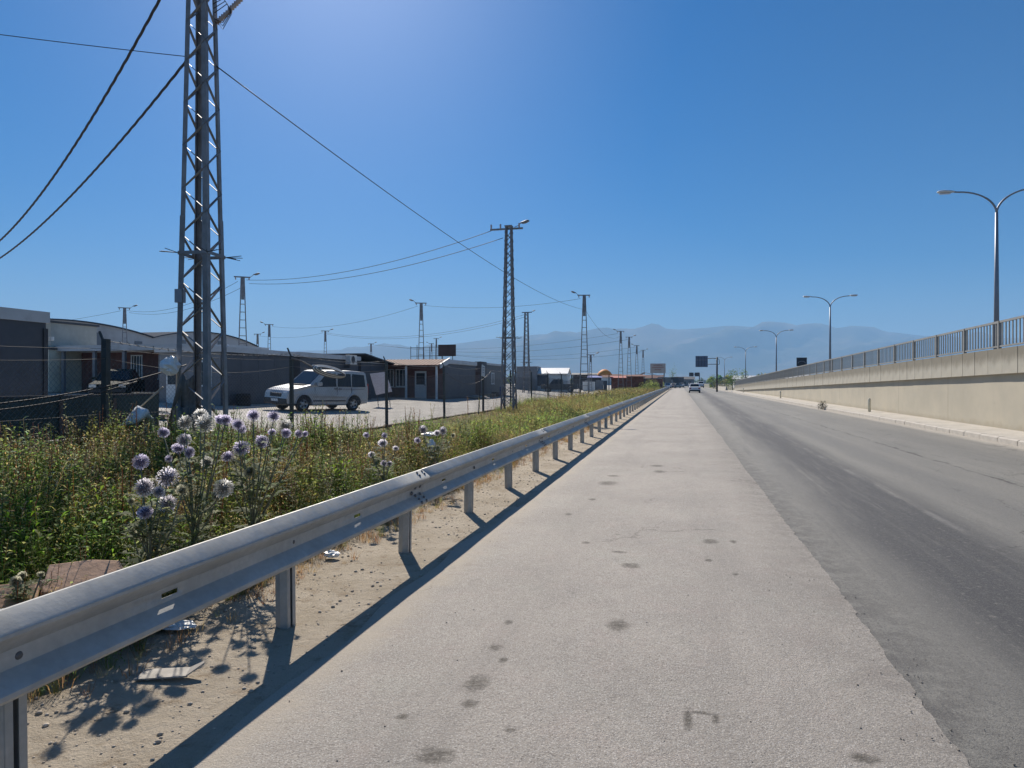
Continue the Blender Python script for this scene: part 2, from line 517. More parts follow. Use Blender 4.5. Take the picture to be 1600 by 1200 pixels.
    g.l(c, b.inputs['Base Color'])
    b.inputs['Roughness'].default_value = 0.8
    b.inputs['Specular IOR Level'].default_value = 0.3
    h = g.math('ADD', g.noise(120, 4, 0.7), g.math('MULTIPLY', g.noise(35, 5, 0.7), 0.8))
    g.bump(h, 0.7, 0.012, b)
    return m
_er = random.Random(4)
_ej = [_er.uniform(-.011, .011) for _ in range(4000)]
def edge(y):
    return 1.185 + 0.010 * math.sin(y * 1.3) + _ej[int((y + 10) * 25) % 4000] + .5 * _ej[int((y + 10) * 9) % 4000]
ys_r = [-8] + [round(-3 + 0.05 * i, 3) for i in range(400)] + [17 + 0.25 * i for i in range(1, 120)] + [46.5, 60, 90, 150, 300, 700, 2500]
def sh_sheet():
    vs, fs = [], []
    for y in ys_r:
        e = edge(y) if y < 47 else 1.19
        l = -2.02 + 0.05 * math.sin(y * 0.8) + 0.03 * math.sin(y * 3.7)
        for x, z in ((l, 0.009), (lerp(l, e, .35), 0.013), (e - 0.16, 0.010), (e, 0.003)):
            vs.append((x, y, z))
    for j in range(len(ys_r) - 1):
        for i in range(3):
            fs.append((j * 4 + i, j * 4 + i + 1, j * 4 + i + 5, j * 4 + i + 4))
    me = bpy.data.meshes.new('road_shoulder')
    me.from_pydata(vs, [], fs)
    me.materials.append(shoulder_mat())
    obj('road_shoulder', me)['kind'] = 'structure'
sh_sheet()

def asphalt_mat():
    m, t, b = nt('worn_asphalt')
    g = NG(t)
    X, Y, _ = g.xyz()
    c = g.mix(g.ramp(g.noise(0.35, 6, 0.65, sc=(1, 0.25, 1)), 0.35, 0.65), (0.235, 0.228, 0.205), (0.19, 0.186, 0.172))
    c = g.mix(g.ramp(g.noise(1.6, 6, 0.7, sc=(1, 0.06, 1)), 0.45, 0.72, 0, 0.55), c, (0.27, 0.262, 0.235))
    xw = g.math('ADD', X, g.math('MULTIPLY', g.math('SUBTRACT', g.noise(0.5, 6, 0.7, sc=(1, 0.2, 1)), 0.5), 0.9))
    # rubbered wheel track, darker, that drifts slowly to the right
    cen = g.math('SUBTRACT', xw, g.math('ADD', 2.35, g.math('MULTIPLY', Y, 0.012)))
    trk = g.ramp(g.math('ABSOLUTE', cen), 0.25, 1.05, 0.97, 0.0)
    trk = g.math('MULTIPLY', trk, g.ramp(g.noise(2.2, 6, .75, sc=(1, .05, 1)), .28, .55, .55, 1.0))
    c = g.mix(trk, c, (0.046, 0.048, 0.055))
    tr2 = g.ramp(g.math('ABSOLUTE', g.math('SUBTRACT', xw, 4.0)), 0.1, 0.55, 0.5, 0.0)
    c = g.mix(tr2, c, (0.13, 0.13, 0.13))
    tr3 = g.ramp(g.math('ABSOLUTE', g.math('SUBTRACT', xw, 6.5)), 0.1, 0.9, 0.3, 0.0)
    c = g.mix(tr3, c, (0.14, 0.14, 0.135))
    # rough strip next to the slab
    ed = g.ramp(g.math('ADD', X, g.math('MULTIPLY', g.noise(3.5, 6, .75), .5)), 1.35, 2.05, 0.95, 0.0)
    c = g.mix(g.math('MULTIPLY', ed, g.ramp(g.noise(5, 6, 0.75), 0.35, 0.6)), c, (0.105, 0.10, 0.095))
    # faded lane line and tarred seam
    ln = g.ramp(g.math('ABSOLUTE', g.math('SUBTRACT', X, 2.96)), 0.02, 0.075, 1.0, 0.0)
    c = g.mix(g.math('MULTIPLY', ln, g.ramp(g.noise(2.4, 6, 0.8, sc=(1, 0.3, 1)), 0.42, 0.66, 0.0, 0.32)), c, (0.42, 0.41, 0.38))
    xs = g.math('ADD', X, g.math('MULTIPLY', g.noise(0.9, 6, 0.7), 0.5))
    sm = g.ramp(g.math('ABSOLUTE', g.math('SUBTRACT', xs, 5.35)), 0.012, 0.05, 1.0, 0.0)
    c = g.mix(g.math('MULTIPLY', sm, g.ramp(g.noise(1.1, 5, 0.7), 0.40, 0.56, 0.1, 0.9)), c, (0.05, 0.048, 0.045))
    # dust along the kerb
    ds = g.ramp(g.math('ADD', X, g.math('MULTIPLY', g.noise(1.8, 5, 0.7), 0.5)), 7.9, 8.35, 0.0, 0.9)
    c = g.mix(ds, c, (0.47, 0.43, 0.37))
    st1 = g.ramp(g.noise(5.5, 6, .75, sc=(1, .035, 1)), .52, .70, 0, .5)
    c = g.mix(st1, c, (0.105, 0.104, 0.102))
    st2 = g.ramp(g.noise(4.2, 6, .75, sc=(1, .03, 1)), .56, .74, 0, .45)
    c = g.mix(st2, c, (0.31, 0.295, 0.26))
    c = g.mix(g.ramp(g.noise(7, 6, .78), .55, .72, 0, .5), c, (0.12, 0.117, 0.11))
    mp_ = g.n('ShaderNodeMapping'); mp_.inputs['Scale'].default_value = (1, .3, 1)
    nz = g.n('ShaderNodeTexNoise'); nz.inputs['Scale'].default_value = 1.8; nz.inputs['Detail'].default_value = 6
    wv = g.n('ShaderNodeVectorMath', operation='ADD')
    g.l(g.tc.outputs['Object'], nz.inputs['Vector']); g.l(g.tc.outputs['Object'], wv.inputs[0]); g.l(nz.outputs['Color'], wv.inputs[1]); g.l(wv.outputs[0], mp_.inputs['Vector'])
    ck = g.vor(.7, 'DISTANCE_TO_EDGE', mp_.outputs['Vector'])
    c = g.mix(g.math('MULTIPLY', g.ramp(ck.outputs['Distance'], .002, .010, 1, 0), g.ramp(g.noise(.4, 4, .6), .48, .60, 0, .75)), c, (0.06, 0.058, 0.055))
    c = g.mix(g.ramp(g.noise(26, 5, .75), .50, .66, 0, .55), c, (0.10, 0.098, 0.094))
    c = g.mix(g.ramp(g.noise(19, 5, .75), .54, .70, 0, .45), c, (0.32, 0.305, 0.27))
    spk = g.vor(70)
    c = g.mix(g.ramp(spk.outputs['Distance'], 0.05, 0.45, 0.28, 0.0), c, (0.34, 0.325, 0.29))
    c = g.mix(g.ramp(g.noise(130, 3, 0.7), 0.54, 0.74, 0, 0.5), c, (0.33, 0.32, 0.29))
    c = g.mix(g.ramp(g.noise(80, 3, 0.7), 0.52, 0.68, 0, 0.75), c, (0.06, 0.06, 0.06))
    g.l(c, b.inputs['Base Color'])
    b.inputs['Roughness'].default_value = 0.72
    b.inputs['Specular IOR Level'].default_value = 0.35
    g.bump(g.noise(110, 5, 0.75), 0.8, 0.012, b)
    return m
sheet('road', [1.05, 3, 5, 8.3], [-8, 0, 20, 60, 150, 400, 2500], lambda x, y: 0.0, asphalt_mat())

pave_m = mat('pavement_dusty_concrete', (0.45, 0.42, 0.37), 0.85, 0, 0.12, 1.5, 0.2, 30, dirt=(0.37, 0.33, 0.27))
sheet('pavement', [8.42, 9.95], [-8, 20, 60, 131], lambda x, y: 0.145, pave_m)
# kerb stones, each a child of the kerb
kerb = MB().box(8.26, 8.42, -8.0, 131.0, -0.05, 0.06).build('kerb', stone_m)
kerb['kind'] = 'structure'
ksm = MB().prism([(-.085, -0.03), (.105, -0.03), (.105, 0.155), (-.03, 0.155), (-.075, 0.12)], 0.012, 1.088, 'Y').mesh('kerb_stone', stone_m)
for i in range(118):
    o = obj('kerb_stone', ksm, kerb, (8.32 + random.uniform(-.008, .008), 2.0 + i * 1.1, random.uniform(-.006, .006)))
    o.rotation_euler = (0, random.uniform(-.01, .01), random.uniform(-.003, .003))

# ------------------------------------------------------------------ ramp: retaining wall, coping slabs, railing
WX = 9.9
RY0, RY1 = 8.0, 131.0
def low_z(y): return 2.27 - 0.0165 * y
def top_z(y): return 3.04 - 0.0154 * y
def wall_mat():
    m, t, b = nt('beige_retaining_wall')
    g = NG(t)
    c = g.mix(g.ramp(g.noise(0.5, 6, 0.65), 0.35, 0.66), (0.45, 0.41, 0.325), (0.39, 0.36, 0.29))
    c = g.mix(g.ramp(g.noise(1.2, 6, 0.75, sc=(1, 1, 0.25)), 0.55, 0.78, 0, 0.5), c, (0.30, 0.27, 0.21))
    Z = g.xyz()[2]
    lo = g.ramp(g.math('ADD', Z, g.math('MULTIPLY', g.noise(2.0, 6, 0.75), 0.6)), 0.42, 0.68, 0.55, 0.0)
    c = g.mix(lo, c, (0.27, 0.235, 0.17))
    yy_ = g.xyz()[1]
    run = g.math('MULTIPLY', g.ramp(g.noise(1.1, 5, .7, sc=(1, 1.6, .05)), .56, .74, 0, .55), g.ramp(g.noise(.8, 3, .6), .4, .6))
    c = g.mix(run, c, (0.25, 0.225, 0.17))
    jt = g.ramp(g.math('ABSOLUTE', g.math('SUBTRACT', g.math('MODULO', yy_, 6.0), 3.0)), .01, .03, .6, 0)
    c = g.mix(jt, c, (0.2, 0.18, 0.14))
    vo = g.vor(1.6)
    c = g.mix(g.ramp(vo.outputs['Distance'], 0.02, 0.05, 0.7, 0.0), c, (0.16, 0.14, 0.11))
    g.l(c, b.inputs['Base Color'])
    b.inputs['Roughness'].default_value = 0.9
    g.bump(g.noise(18, 6, 0.7), 0.25, 0.02, b)
    return m
def coping_mat():
    m, t, b = nt('stained_coping_concrete')
    g = NG(t)
    c = g.mix(g.ramp(g.noise(0.8, 5, 0.65), 0.3, 0.7), (0.42, 0.395, 0.33), (0.34, 0.325, 0.275))
    c = g.mix(g.ramp(g.noise(0.6, 3, 0.6), 0.5, 0.7, 0, 0.4), c, (0.46, 0.38, 0.31))
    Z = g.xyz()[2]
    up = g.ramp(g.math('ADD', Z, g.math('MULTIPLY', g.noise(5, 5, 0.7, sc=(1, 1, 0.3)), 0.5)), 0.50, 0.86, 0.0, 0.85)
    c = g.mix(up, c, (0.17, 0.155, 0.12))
    g.l(c, b.inputs['Base Color'])
    b.inputs['Roughness'].default_value = 0.9
    g.bump(g.noise(20, 6, 0.7), 0.25, 0.02, b)
    return m
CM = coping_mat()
ramp_wall = thing('retaining_wall', 'long beige concrete retaining wall rising along the right of the road', 'wall', (WX, RY0, 0))
w = MB()
ny = 60
for i in range(ny):
    y0, y1 = lerp(RY0, RY1, i / ny) - RY0, lerp(RY0, RY1, (i + 1) / ny) - RY0
    a0, a1 = max(low_z(y0 + RY0), 0.05), max(low_z(y1 + RY0), 0.05)
    w.add([(0, y0, -.05), (0, y1, -.05), (0, y1, a1), (0, y0, a0)], [(0, 1, 2, 3)])
w.add([(0, 0, -.05), (0.35, 0, -.05), (0.35, 0, low_z(RY0)), (0, 0, low_z(RY0))], [(0, 1, 2, 3)])
w.build('wall_face', wall_mat(), ramp_wall)
sl = []
nslab = 121
for i in range(nslab):
    y0 = RY0 + i * 1.01
    b = MB()
    g_ = 0.012
    z0a, z0b = low_z(y0 + g_), low_z(y0 + 1.01 - g_)
    z1a, z1b = top_z(y0 + g_), top_z(y0 + 1.01 - g_)
    d = random.uniform(-.006, .006)
    vs = []
    for (xx, za, zb) in ((-0.16 + d, z0a, z0b), (0.34, z0a, z0b), (0.34, z1a, z1b), (-0.16 + d, z1a, z1b)):
        vs.append((xx, g_, za - z0a)); vs.append((xx, 1.01 - g_, zb - z0a))
    b.add(vs, [(0, 1, 3, 2), (2, 3, 5, 4), (4, 5, 7, 6), (6, 7, 1, 0), (0, 2, 4, 6), (7, 5, 3, 1)])
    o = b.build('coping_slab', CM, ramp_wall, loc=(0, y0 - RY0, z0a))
# the ramp's roadway behind the wall
vs, fs = [], []
for i, y in enumerate((RY0 - 14, RY0, 40, 80, RY1)):
    for x in (WX + 0.345, 24.0):
        vs.append((x, y, top_z(max(y, RY0)) - 0.10))
for i in range(4):
    fs.append((2 * i, 2 * i + 1, 2 * i + 3, 2 * i + 2))
me = bpy.data.meshes.new('ramp_road'); me.from_pydata(vs, [], fs); me.materials.append(mat('ramp_asphalt', (0.16, 0.158, 0.15), 0.8, 0, 0.15, 1.0))
obj('ramp_road', me)['kind'] = 'structure'

railing = thing('steel_railing', 'grey steel bar railing along the top of the ramp wall', 'railing', (WX - 0.02, RY0, 0))
SP = 2.70
def rz_(y, h): return top_z(y) + h
nfield = int((RY1 - RY0) / SP)
postm = MB().box(-.045, .045, -.05, .05, -0.02, 0.90).mesh('post', rail_paint)
barm = MB().box(-.014, .014, -.02, .02, 0.10, 0.83).mesh('bar', rail_paint)
yb = 24.69 - 6 * SP
barlist = []
for i in range(nfield):
    y = yb + i * SP
    if y > RY1 - 1: break
    obj('post', postm, railing, (0, y - RY0, top_z(y)))
    for h, tk in ((0.865, 0.035), (0.085, 0.025)):
        MB().bar((0, y + .052 - RY0, rz_(y + .05, h)), (0, y + SP - .052 - RY0, rz_(y + SP - .05, h)), .055, tk * 2).build('rail', rail_paint, railing)
    for kx in range(1, 12):
        barlist.append(y + SP * kx / 12)
far_bars = MB()
for kx, y in enumerate(barlist):
    if kx < 300:
        obj('bar', barm, railing, (0, y - RY0, top_z(y)))
    else:
        z = top_z(y)
        far_bars.box(-.014, .014, y - RY0 - .02, y - RY0 + .02, z + .10, z + .83)
o = far_bars.build('far_bars', rail_paint, railing)
o['kind'] = 'stuff'
# stone marker posts on the pavement
for (x, y, lab) in ((9.16, 37.0, 'nearest stubby stone marker post on the pavement by the wall'), (9.05, 66.8, 'middle stubby stone marker post on the pavement'), (9.0, 104.0, 'farthest stubby stone marker post near the wall end')):
    tag(MB().lathe([(0, 0), (.065, 0), (.065, .60), (.05, .66), (0, .68)], n=12).build('marker_post', wall_cream, None, True, loc=(x, y, 0.14)), lab, 'marker post', 'stone marker posts on the pavement')

# ------------------------------------------------------------------ guardrail
GX = -2.45
guard = thing('guardrail', 'galvanised steel guardrail running along the left edge of the road', 'guardrail', (GX, 0, 0))
PROF = [(-.014, .738), (-.002, .752), (.008, .752), (.074, .694), (.081, .682), (.081, .670), (.074, .660), (.018, .610), (.006, .596), (.004, .572), (.004, .548), (.006, .524), (.018, .512), (.070, .474), (.079, .462), (.079, .446), (.070, .434), (.05, .430)]
def beam_mesh(y0, L, joint):
    br = [0.0]
    holes = []
    for kx in range(int(L / 2) + 1):
        hy = 0.9 + 2 * kx
        if hy < L - .3:
            holes.append(hy)
    for hy in holes:
        br += [hy - .055, hy + .055]
    br += [L + 0.25]
    kx = 0.5
    while kx < L:
        br.append(kx); kx += 0.5
    br = sorted(set(round(b, 4) for b in br))
    b = MB()
    n = len(PROF)
    for yy in br:
        # the lap end sits 3 mm in front of the next beam
        off = 0.004 if yy > L - .01 else 0.0
        for d, z in PROF:
            w1 = .0035 * math.sin(yy * 2.1 + z * 9) + .0025 * math.sin(yy * 5.7 + z * 23)
            b.v.append((d + off + w1, yy + (0.02 * math.sin(z * 40) if yy > L else 0), z + .4 * w1))
    for j in range(len(br) - 1):
        mid = (br[j] + br[j + 1]) / 2
        for i in range(n - 1):
            if any(abs(mid - hy) < .05 for hy in holes) and i == 9:
                continue
            b.f.append((j * n + i, j * n + i + 1, (j + 1) * n + i + 1, (j + 1) * n + i))
    return b
bm6 = beam_mesh(0, 6.0, True).mesh('beam', galv, True)
bm6.set_sharp_from_angle(angle=R(24))
for i in range(33):
    o = obj('beam', bm6, guard, (0, -6.05 + i * 6.0, 0))
    s_ = o.modifiers.new('thickness', 'SOLIDIFY'); s_.thickness = 0.003; s_.offset = -1
pm = MB()
# sigma-like channel post
for (a, b_) in (((-.10, -.045), (-.10, .045)), ((-.10, -.045), (-.012, -.045)), ((-.10, .045), (-.012, .045)), ((-.012, -.045), (-.012, -.015)), ((-.012, .045), (-.012, .015))):
    pm.bar((a[0], a[1], 0.33), (b_[0], b_[1], 0.33), 0.78, 0.006, up=(0, 0, 1)) if False else None
def plate(mb, p, q, z0, z1, t=.005):
    d = Vector((q[0] - p[0], q[1] - p[1])).normalized()
    nx, ny_ = -d.y * t / 2, d.x * t / 2
    mb.prism([(p[0] + nx, p[1] + ny_), (q[0] + nx, q[1] + ny_), (q[0] - nx, q[1] - ny_), (p[0] - nx, p[1] - ny_)], z0, z1, 'Z')
for (p, q) in (((-.105, -.03), (-.105, .03)), ((-.105, -.03), (-.055, -.05)), ((-.055, -.05), (-.010, -.045)), ((-.105, .03), (-.055, .05)), ((-.055, .05), (-.010, .045)), ((-.010, -.045), (-.010, -.012)), ((-.010, .045), (-.010, .012))):
    plate(pm, p, q, -.06, .72)
pmesh = pm.mesh('post', galv)
boltm = MB().lathe([(0, .012), (.012, .012), (.018, .004), (.02, 0)], n=10, axis='X').mesh('bolt', mat('bolt_steel', (0.12, 0.12, 0.12), 0.5, 0.5), True)
for i in range(-2, 95):
    y = 3.95 + 1.99 * i + (.10 if i == -1 else 0)
    p = obj('post', pmesh, guard, (0, y, 0))
    p.rotation_euler = (R(random.uniform(-1, 1)), R(random.uniform(-1, 1)), R(random.uniform(-4, 4)))
    if i < 30:
        obj('bolt', boltm, p, (.004, 0, .56))
for i in range(6):   # lap bolts
    for dz, dx in ((.735, .028), (.712, .055), (.60, .012), (.52, .012), (.462, .078), (.49, .05)):
        for dy in (.08, .2):
            obj('bolt', boltm, guard, (dx, -6.05 + 6.0 * (i + 1) + dy, dz))
# stamped corner marks scratched into the beam
mk = mat('stamped_mark', (0.12, 0.115, 0.11), 0.7)
for yy in (4.05, 9.1, 6.28):
    MB().box(.0745, .0785, yy, yy + .004, .655, .668).build('stamp_mark', mk, guard)

# ------------------------------------------------------------------ mountains, far town
def mountain_mat():
    m, t, b = nt('mountain_scrub')
    g = NG(t)
    c = g.mix(g.ramp(g.noise(0.0012, 8, 0.65), 0.38, 0.62), (0.10, 0.10, 0.06), (0.21, 0.175, 0.125))
    g.l(c, b.inputs['Base Color'])
    b.inputs['Roughness'].default_value = 1.0
    b.inputs['Specular IOR Level'].default_value = 0.0
    return m
RIDGE = [(-500, 560), (-100, 556), (200, 553), (400, 550), (560, 546), (640, 544), (700, 539), (760, 531), (800, 527), (850, 522), (890, 527), (905, 526), (940, 520), (1000, 514), (1030, 513), (1060, 515.5), (1100, 513), (1140, 509), (1170, 511), (1200, 514), (1270, 513.5), (1330, 515.5), (1400, 520), (1440, 525), (1500, 528), (1600, 532), (1800, 540), (2100, 555), (2500, 575)]
def ridge_y(px):
    for (a, ya), (b, yb_) in zip(RIDGE, RIDGE[1:]):
        if a <= px <= b:
            return lerp(ya, yb_, (px - a) / (b - a))
    return 580
def mrange(name, D0, hs, seed):
    """a range about D0 metres away; height profile of the skyline, with gullies down the flanks"""
    th = R(13.88)
    vs, fs = [], []
    NU, NV = 260, 26
    r = np.random.default_rng(seed)
    ph = r.uniform(0, 6.28, 40)
    for j in range(NV):
        v = j / (NV - 1)                    # 0 foot, ~0.75 crest, 1 behind
        for i in range(NU):
            px = -500 + 3000 * i / (NU - 1)
            ang = math.atan((px - 800) / 1060.0)
            prof = smooth01(v / 0.75) if v < .75 else 1 - 0.55 * (v - .75) / .25
            dist = D0 * (0.66 + 0.45 * v)
            crest = D0 * (0.66 + 0.45 * 0.75)
            hgt = (597.5 - ridge_y(px)) / 1060.0 * crest * hs
            gul = sum(math.sin(px * f * (1 + .15 * math.sin(v * 5 + ph[q])) + ph[q] + v * 3) / (1 + q) for q, f in enumerate((.021, .047, .083, .13)))
            z = hgt * prof * (1 + 0.16 * gul * (1 - abs(v - .35) / .75) * (v < .72) * (1 if v > 0.02 else 0))
            u = (px - 800) / 1060.0
            zc = dist
            x = zc * (u * math.cos(th) - math.sin(th))
            y = zc * (u * math.sin(th) + math.cos(th))
            vs.append((x, y, z - 10 if j in (0,) else z))
    for j in range(NV - 1):
        for i in range(NU - 1):
            fs.append((j * NU + i, j * NU + i + 1, (j + 1) * NU + i + 1, (j + 1) * NU + i))
    me = bpy.data.meshes.new(name); me.from_pydata(vs, [], fs); me.materials.append(mountain_mat())
    me.polygons.foreach_set('use_smooth', [True] * len(me.polygons))
    o = obj(name, me); o['kind'] = 'structure'
    return o
mrange('mountain_range', 9000, 1.0, 3)

# even, pale air between here and the mountains
hz = MB().box(-14000, 14000, -5000, 13000, -60, 800).build('haze', wall_white)
hz['kind'] = 'stuff'
hm = bpy.data.materials.new('haze_air'); hm.use_nodes = True
ht = hm.node_tree
ht.nodes.remove(ht.nodes['Principled BSDF'])
pv = ht.nodes.new('ShaderNodeVolumePrincipled')
pv.inputs['Color'].default_value = (0.36, 0.64, 1.0, 1)
pv.inputs['Density'].default_value = 1.6e-4
pv.inputs['Anisotropy'].default_value = 0.0
ht.links.new(pv.outputs[0], ht.nodes['Material Output'].inputs['Volume'])
hz.data.materials.clear(); hz.data.materials.append(hm)
hz.display_type = 'WIRE'

# ------------------------------------------------------------------ steel poles
def angle(mb, p, q, w, t, dx, dy):
    """an L-section from p to q with its flanges pointing along +-x and +-y"""
    p, q = Vector(p), Vector(q)
    def sec(c):
        return [(c.x, c.y, c.z), (c.x + dx * w, c.y, c.z), (c.x + dx * w, c.y + dy * t, c.z), (c.x + dx * t, c.y + dy * t, c.z), (c.x + dx * t, c.y + dy * w, c.z), (c.x, c.y + dy * w, c.z)]
    vs = sec(p) + sec(q)
    mb.add(vs, [(0, 1, 2, 3, 4, 5), (11, 10, 9, 8, 7, 6)] + [(i, (i + 1) % 6, 6 + (i + 1) % 6, 6 + i) for i in range(6)])

def lamp_head(parent, p, d, L=0.6, s=1.0):
    s *= .78
    """cobra lamp on a short arm; p = where the arm leaves the pole, d = horizontal direction (x, y)"""
    d = Vector((d[0], d[1], 0)).normalized()
    a = Vector(p)
    e = a + d * L + Vector((0, 0, 0.30 * s))
    MB().tube([a, a + d * (L * .5) + Vector((0, 0, .10 * s)), e], .025 * s, 6).build('lamp_arm', steel_pole, parent, True)
    b = MB()
    h = e + d * 0.55 * s + Vector((0, 0, .12 * s))
    m_ = (e + h) / 2
    b.tube([e - d * .05, e + d * .08, m_, h - d * .08, h], [.03 * s, .085 * s, .11 * s, .09 * s, .03 * s], 8)
    b.build('lamp_head', steel_pole, parent, True)

def insulator(parent, p, q):
    p, q = Vector(p), Vector(q)
    n = 6
    pts = [p.lerp(q, i / (2 * n)) for i in range(2 * n + 1)]
    MB().tube(pts, [.03 if i % 2 else .055 for i in range(2 * n + 1)], 8).build('insulator', insul, parent, True)

def box_tower(label, x, y, z0, wb, wt, top, joint=4.47, legw=0.10, detail=True, arm=(0, 1), lamp=None, npan=17):
    T = thing('lattice_pole', label, 'pole', (x, y, z0), 0, 'four-legged lattice power poles')
    H = top - z0
    def hw(z):
        return lerp(wb, wt, z / H) / 2
    zj = joint - z0
    for sx in (-1, 1):
        for sy in (-1, 1):
            b = MB()
            for (za, zb, ww) in ((0, zj + .12, legw * 1.18), (zj - .05, H, legw)):
                ha, hb = hw(za), hw(zb)
                e = 0.008 if za == 0 else 0
                angle(b, (sx * (ha + e), sy * (ha + e), za), (sx * (hb + e), sy * (hb + e), zb), ww, .012, -sx, -sy)
            b.build('leg', steel_pole, T)
    zs = [0.25]
    step0, step1 = (0.47, 0.33) if detail else (0.62, 0.45)
    while zs[-1] < H - 0.35:
        zs.append(zs[-1] + lerp(step0, step1, zs[-1] / H))
    lac = MB()
    for i in range(len(zs) - 1):
        za, zb = zs[i], min(zs[i + 1], H - .05)
        ha, hb = hw(za) - .012, hw(zb) - .012
        for face in range(4):
            sgn = 1 if (i + face) % 2 else -1
            if face == 0:   p, q = (-sgn * ha, -ha, za), (sgn * hb, -hb, zb)
            elif face == 1: p, q = (ha, -sgn * ha, za), (hb, sgn * hb, zb)
            elif face == 2: p, q = (sgn * ha, ha, za), (-sgn * hb, hb, zb)
            else:           p, q = (-ha, sgn * ha, za), (-hb, -sgn * hb, zb)
            if detail:
                MB().bar(p, q, .010, .046, up=((0, 1, 0) if face in (0, 2) else (1, 0, 0))).build('brace', steel_pole, T)
            else:
                up_ = (0, 1, 0) if face in (0, 2) else (1, 0, 0)
                lac.bar(p, q, .02, .06, up=up_)
                lac.bar((p[0] if face in (1, 3) else -p[0], p[1] if face in (0, 2) else -p[1], za), (q[0] if face in (1, 3) else -q[0], q[1] if face in (0, 2) else -q[1], zb), .02, .06, up=up_)
    if not detail:
        lac.build('lacing', steel_pole, T)['kind'] = 'stuff'
    # anti-climb ring of spikes
    za = 3.92 - z0
    h = hw(za) + .02
    ring = MB()
    for k in range(4):
        c = [(-h, -h), (h, -h), (h, h), (-h, h)]
        ring.bar((*c[k], za), (*c[(k + 1) % 4], za), .012, .06)
    ring.build('spike_ring', steel_pole, T)
    for sx in (-1, 1):
        for sy in (-1, 1):
            for j, (ax, ay, az) in enumerate(((1, .15, .1), (1, .5, .02), (.55, 1, -.06), (.15, 1, .08))):
                v = Vector((sx * ax, sy * ay, az)).normalized() * .30
                MB().tube([(sx * h, sy * h, za), (sx * h + v.x, sy * h + v.y, za + v.z)], .007, 5).build('spike', dark_steel, T)
    # cap and cross-arm
    MB().box(-wt / 2 - .02, wt / 2 + .02, -wt / 2 - .02, wt / 2 + .02, H - .02, H + .04).build('cap_plate', steel_pole, T)
    return T, H

T1, H1 = box_tower('tall grey four-legged lattice pole rising out of the top of the picture', -8.45, 10.65, 0.05, 0.66, 0.33, 9.75, legw=.085)
T1.rotation_euler.z = R(6)
MB().bar((-.75, 0, H1 - .25), (.95, 0, H1 - .25), .06, .09).build('cross_arm', steel_pole, T1)
insulator(T1, (.22, .12, H1 - 1.55), (.42, .22, H1 - 1.30))
insulator(T1, (.42, .22, H1 - 1.28), (.62, .30, H1 - 1.02))
MB().bar((-.3, .15, H1 - 1.0), (.95, .15, H1 - .95), .06, .09).build('cross_arm', steel_pole, T1)
insulator(T1, (-.60, 0, H1 - .2), (-.60, 0, H1 + .05))
for k in range(3):
    pts = [(.18 + .02 * k, .05, H1 - 1.25 - .08 * k), (.35 + .04 * k, .12, H1 - 1.12 - .05 * k), (.48, .16, H1 - 1.32 - .04 * k), (.34, .12, H1 - 1.56 - .06 * k), (.2, .08, H1 - 1.5)]
    MB().tube(pts, .008, 5).build('jumper_cable', wire_m, T1, True)
MB().box(-.34, -.20, -.30, -.18, 2.98, 3.22).build('junction_box', pole_grey, T1)
MB().tube([(-.05, -.12, 0.6), (-.07, -.10, 3.0), (-.03, -.10, 5.5), (-.04, -.08, 7.9)], .010, 5).build('earth_cable', wire_m, T1, True)

T2, H2 = box_tower('second four-legged lattice pole with spike ring, behind the sign board', -8.62, 34.2, 0.05, 0.72, 0.34, 9.7, legw=.075, detail=False)
MB().bar((-1.0, 0, H2 - .12), (.75, 0, H2 - .12), .06, .09).build('cross_arm', steel_pole, T2)
lamp_head(T2, (.3, 0, H2 - .05), (1, .25), .35, 1.0)
for ex in (-.95, -.45, .55):
    insulator(T2, (ex, 0, H2 - .12), (ex, 0, H2 + .14))
T3, H3 = box_tower('slim lattice pole seen just right of the spiked lattice pole', -17.3, 77.0, 0.4, 0.80, 0.42, 9.7, legw=.09, detail=False)
MB().bar((-.55, 0, H3 + .05), (.65, 0, H3 + .05), .07, .10).build('cross_arm', steel_pole, T3)
lamp_head(T3, (.4, 0, H3), (1, .1), .3, .8)

def ladder_pole(label, x, y, z0, top, wb=.60, wt=.20, rz=0.0, lamp=1, rungs=11, detail=True, lean=0.0):
    T = thing('ladder_pole', label, 'pole', (x, y, z0), rz, 'two-legged ladder-frame power poles')
    T.rotation_euler.y = R(lean)
    H = top - z0
    for s in (-1, 1):
        b = MB()
        for t0, t1 in ((0, 1),):
            p, q = Vector((s * wb / 2, 0, 0)), Vector((s * wt / 2, 0, H))
            b.bar(p, q, .075, .13, up=(0, 1, 0))
        b.build('leg', steel_pole, T)
    for i in range(rungs):
        z = H * (0.06 + 0.70 * i / (rungs - 1))
        w_ = lerp(wb, wt, z / H) / 2
        MB().bar((-w_, 0, z), (w_, 0, z), .05, .07, up=(0, 1, 0)).build('rung', steel_pole, T)
    MB().box(-wt / 2, wt / 2, -.05, .05, H * .80, H + .02).build('head_plate', steel_pole, T)
    MB().bar((-.62, 0, H), (.55, 0, H), .07, .09).build('cross_arm', steel_pole, T)
    insulator(T, (-.5, 0, H), (-.5, 0, H - .22))
    insulator(T, (.45, 0, H), (.45, 0, H - .22))
    lamp_head(T, (lamp * .45, 0, H), (lamp, -.1), .35, 1.0)
    return T
POLES = {}
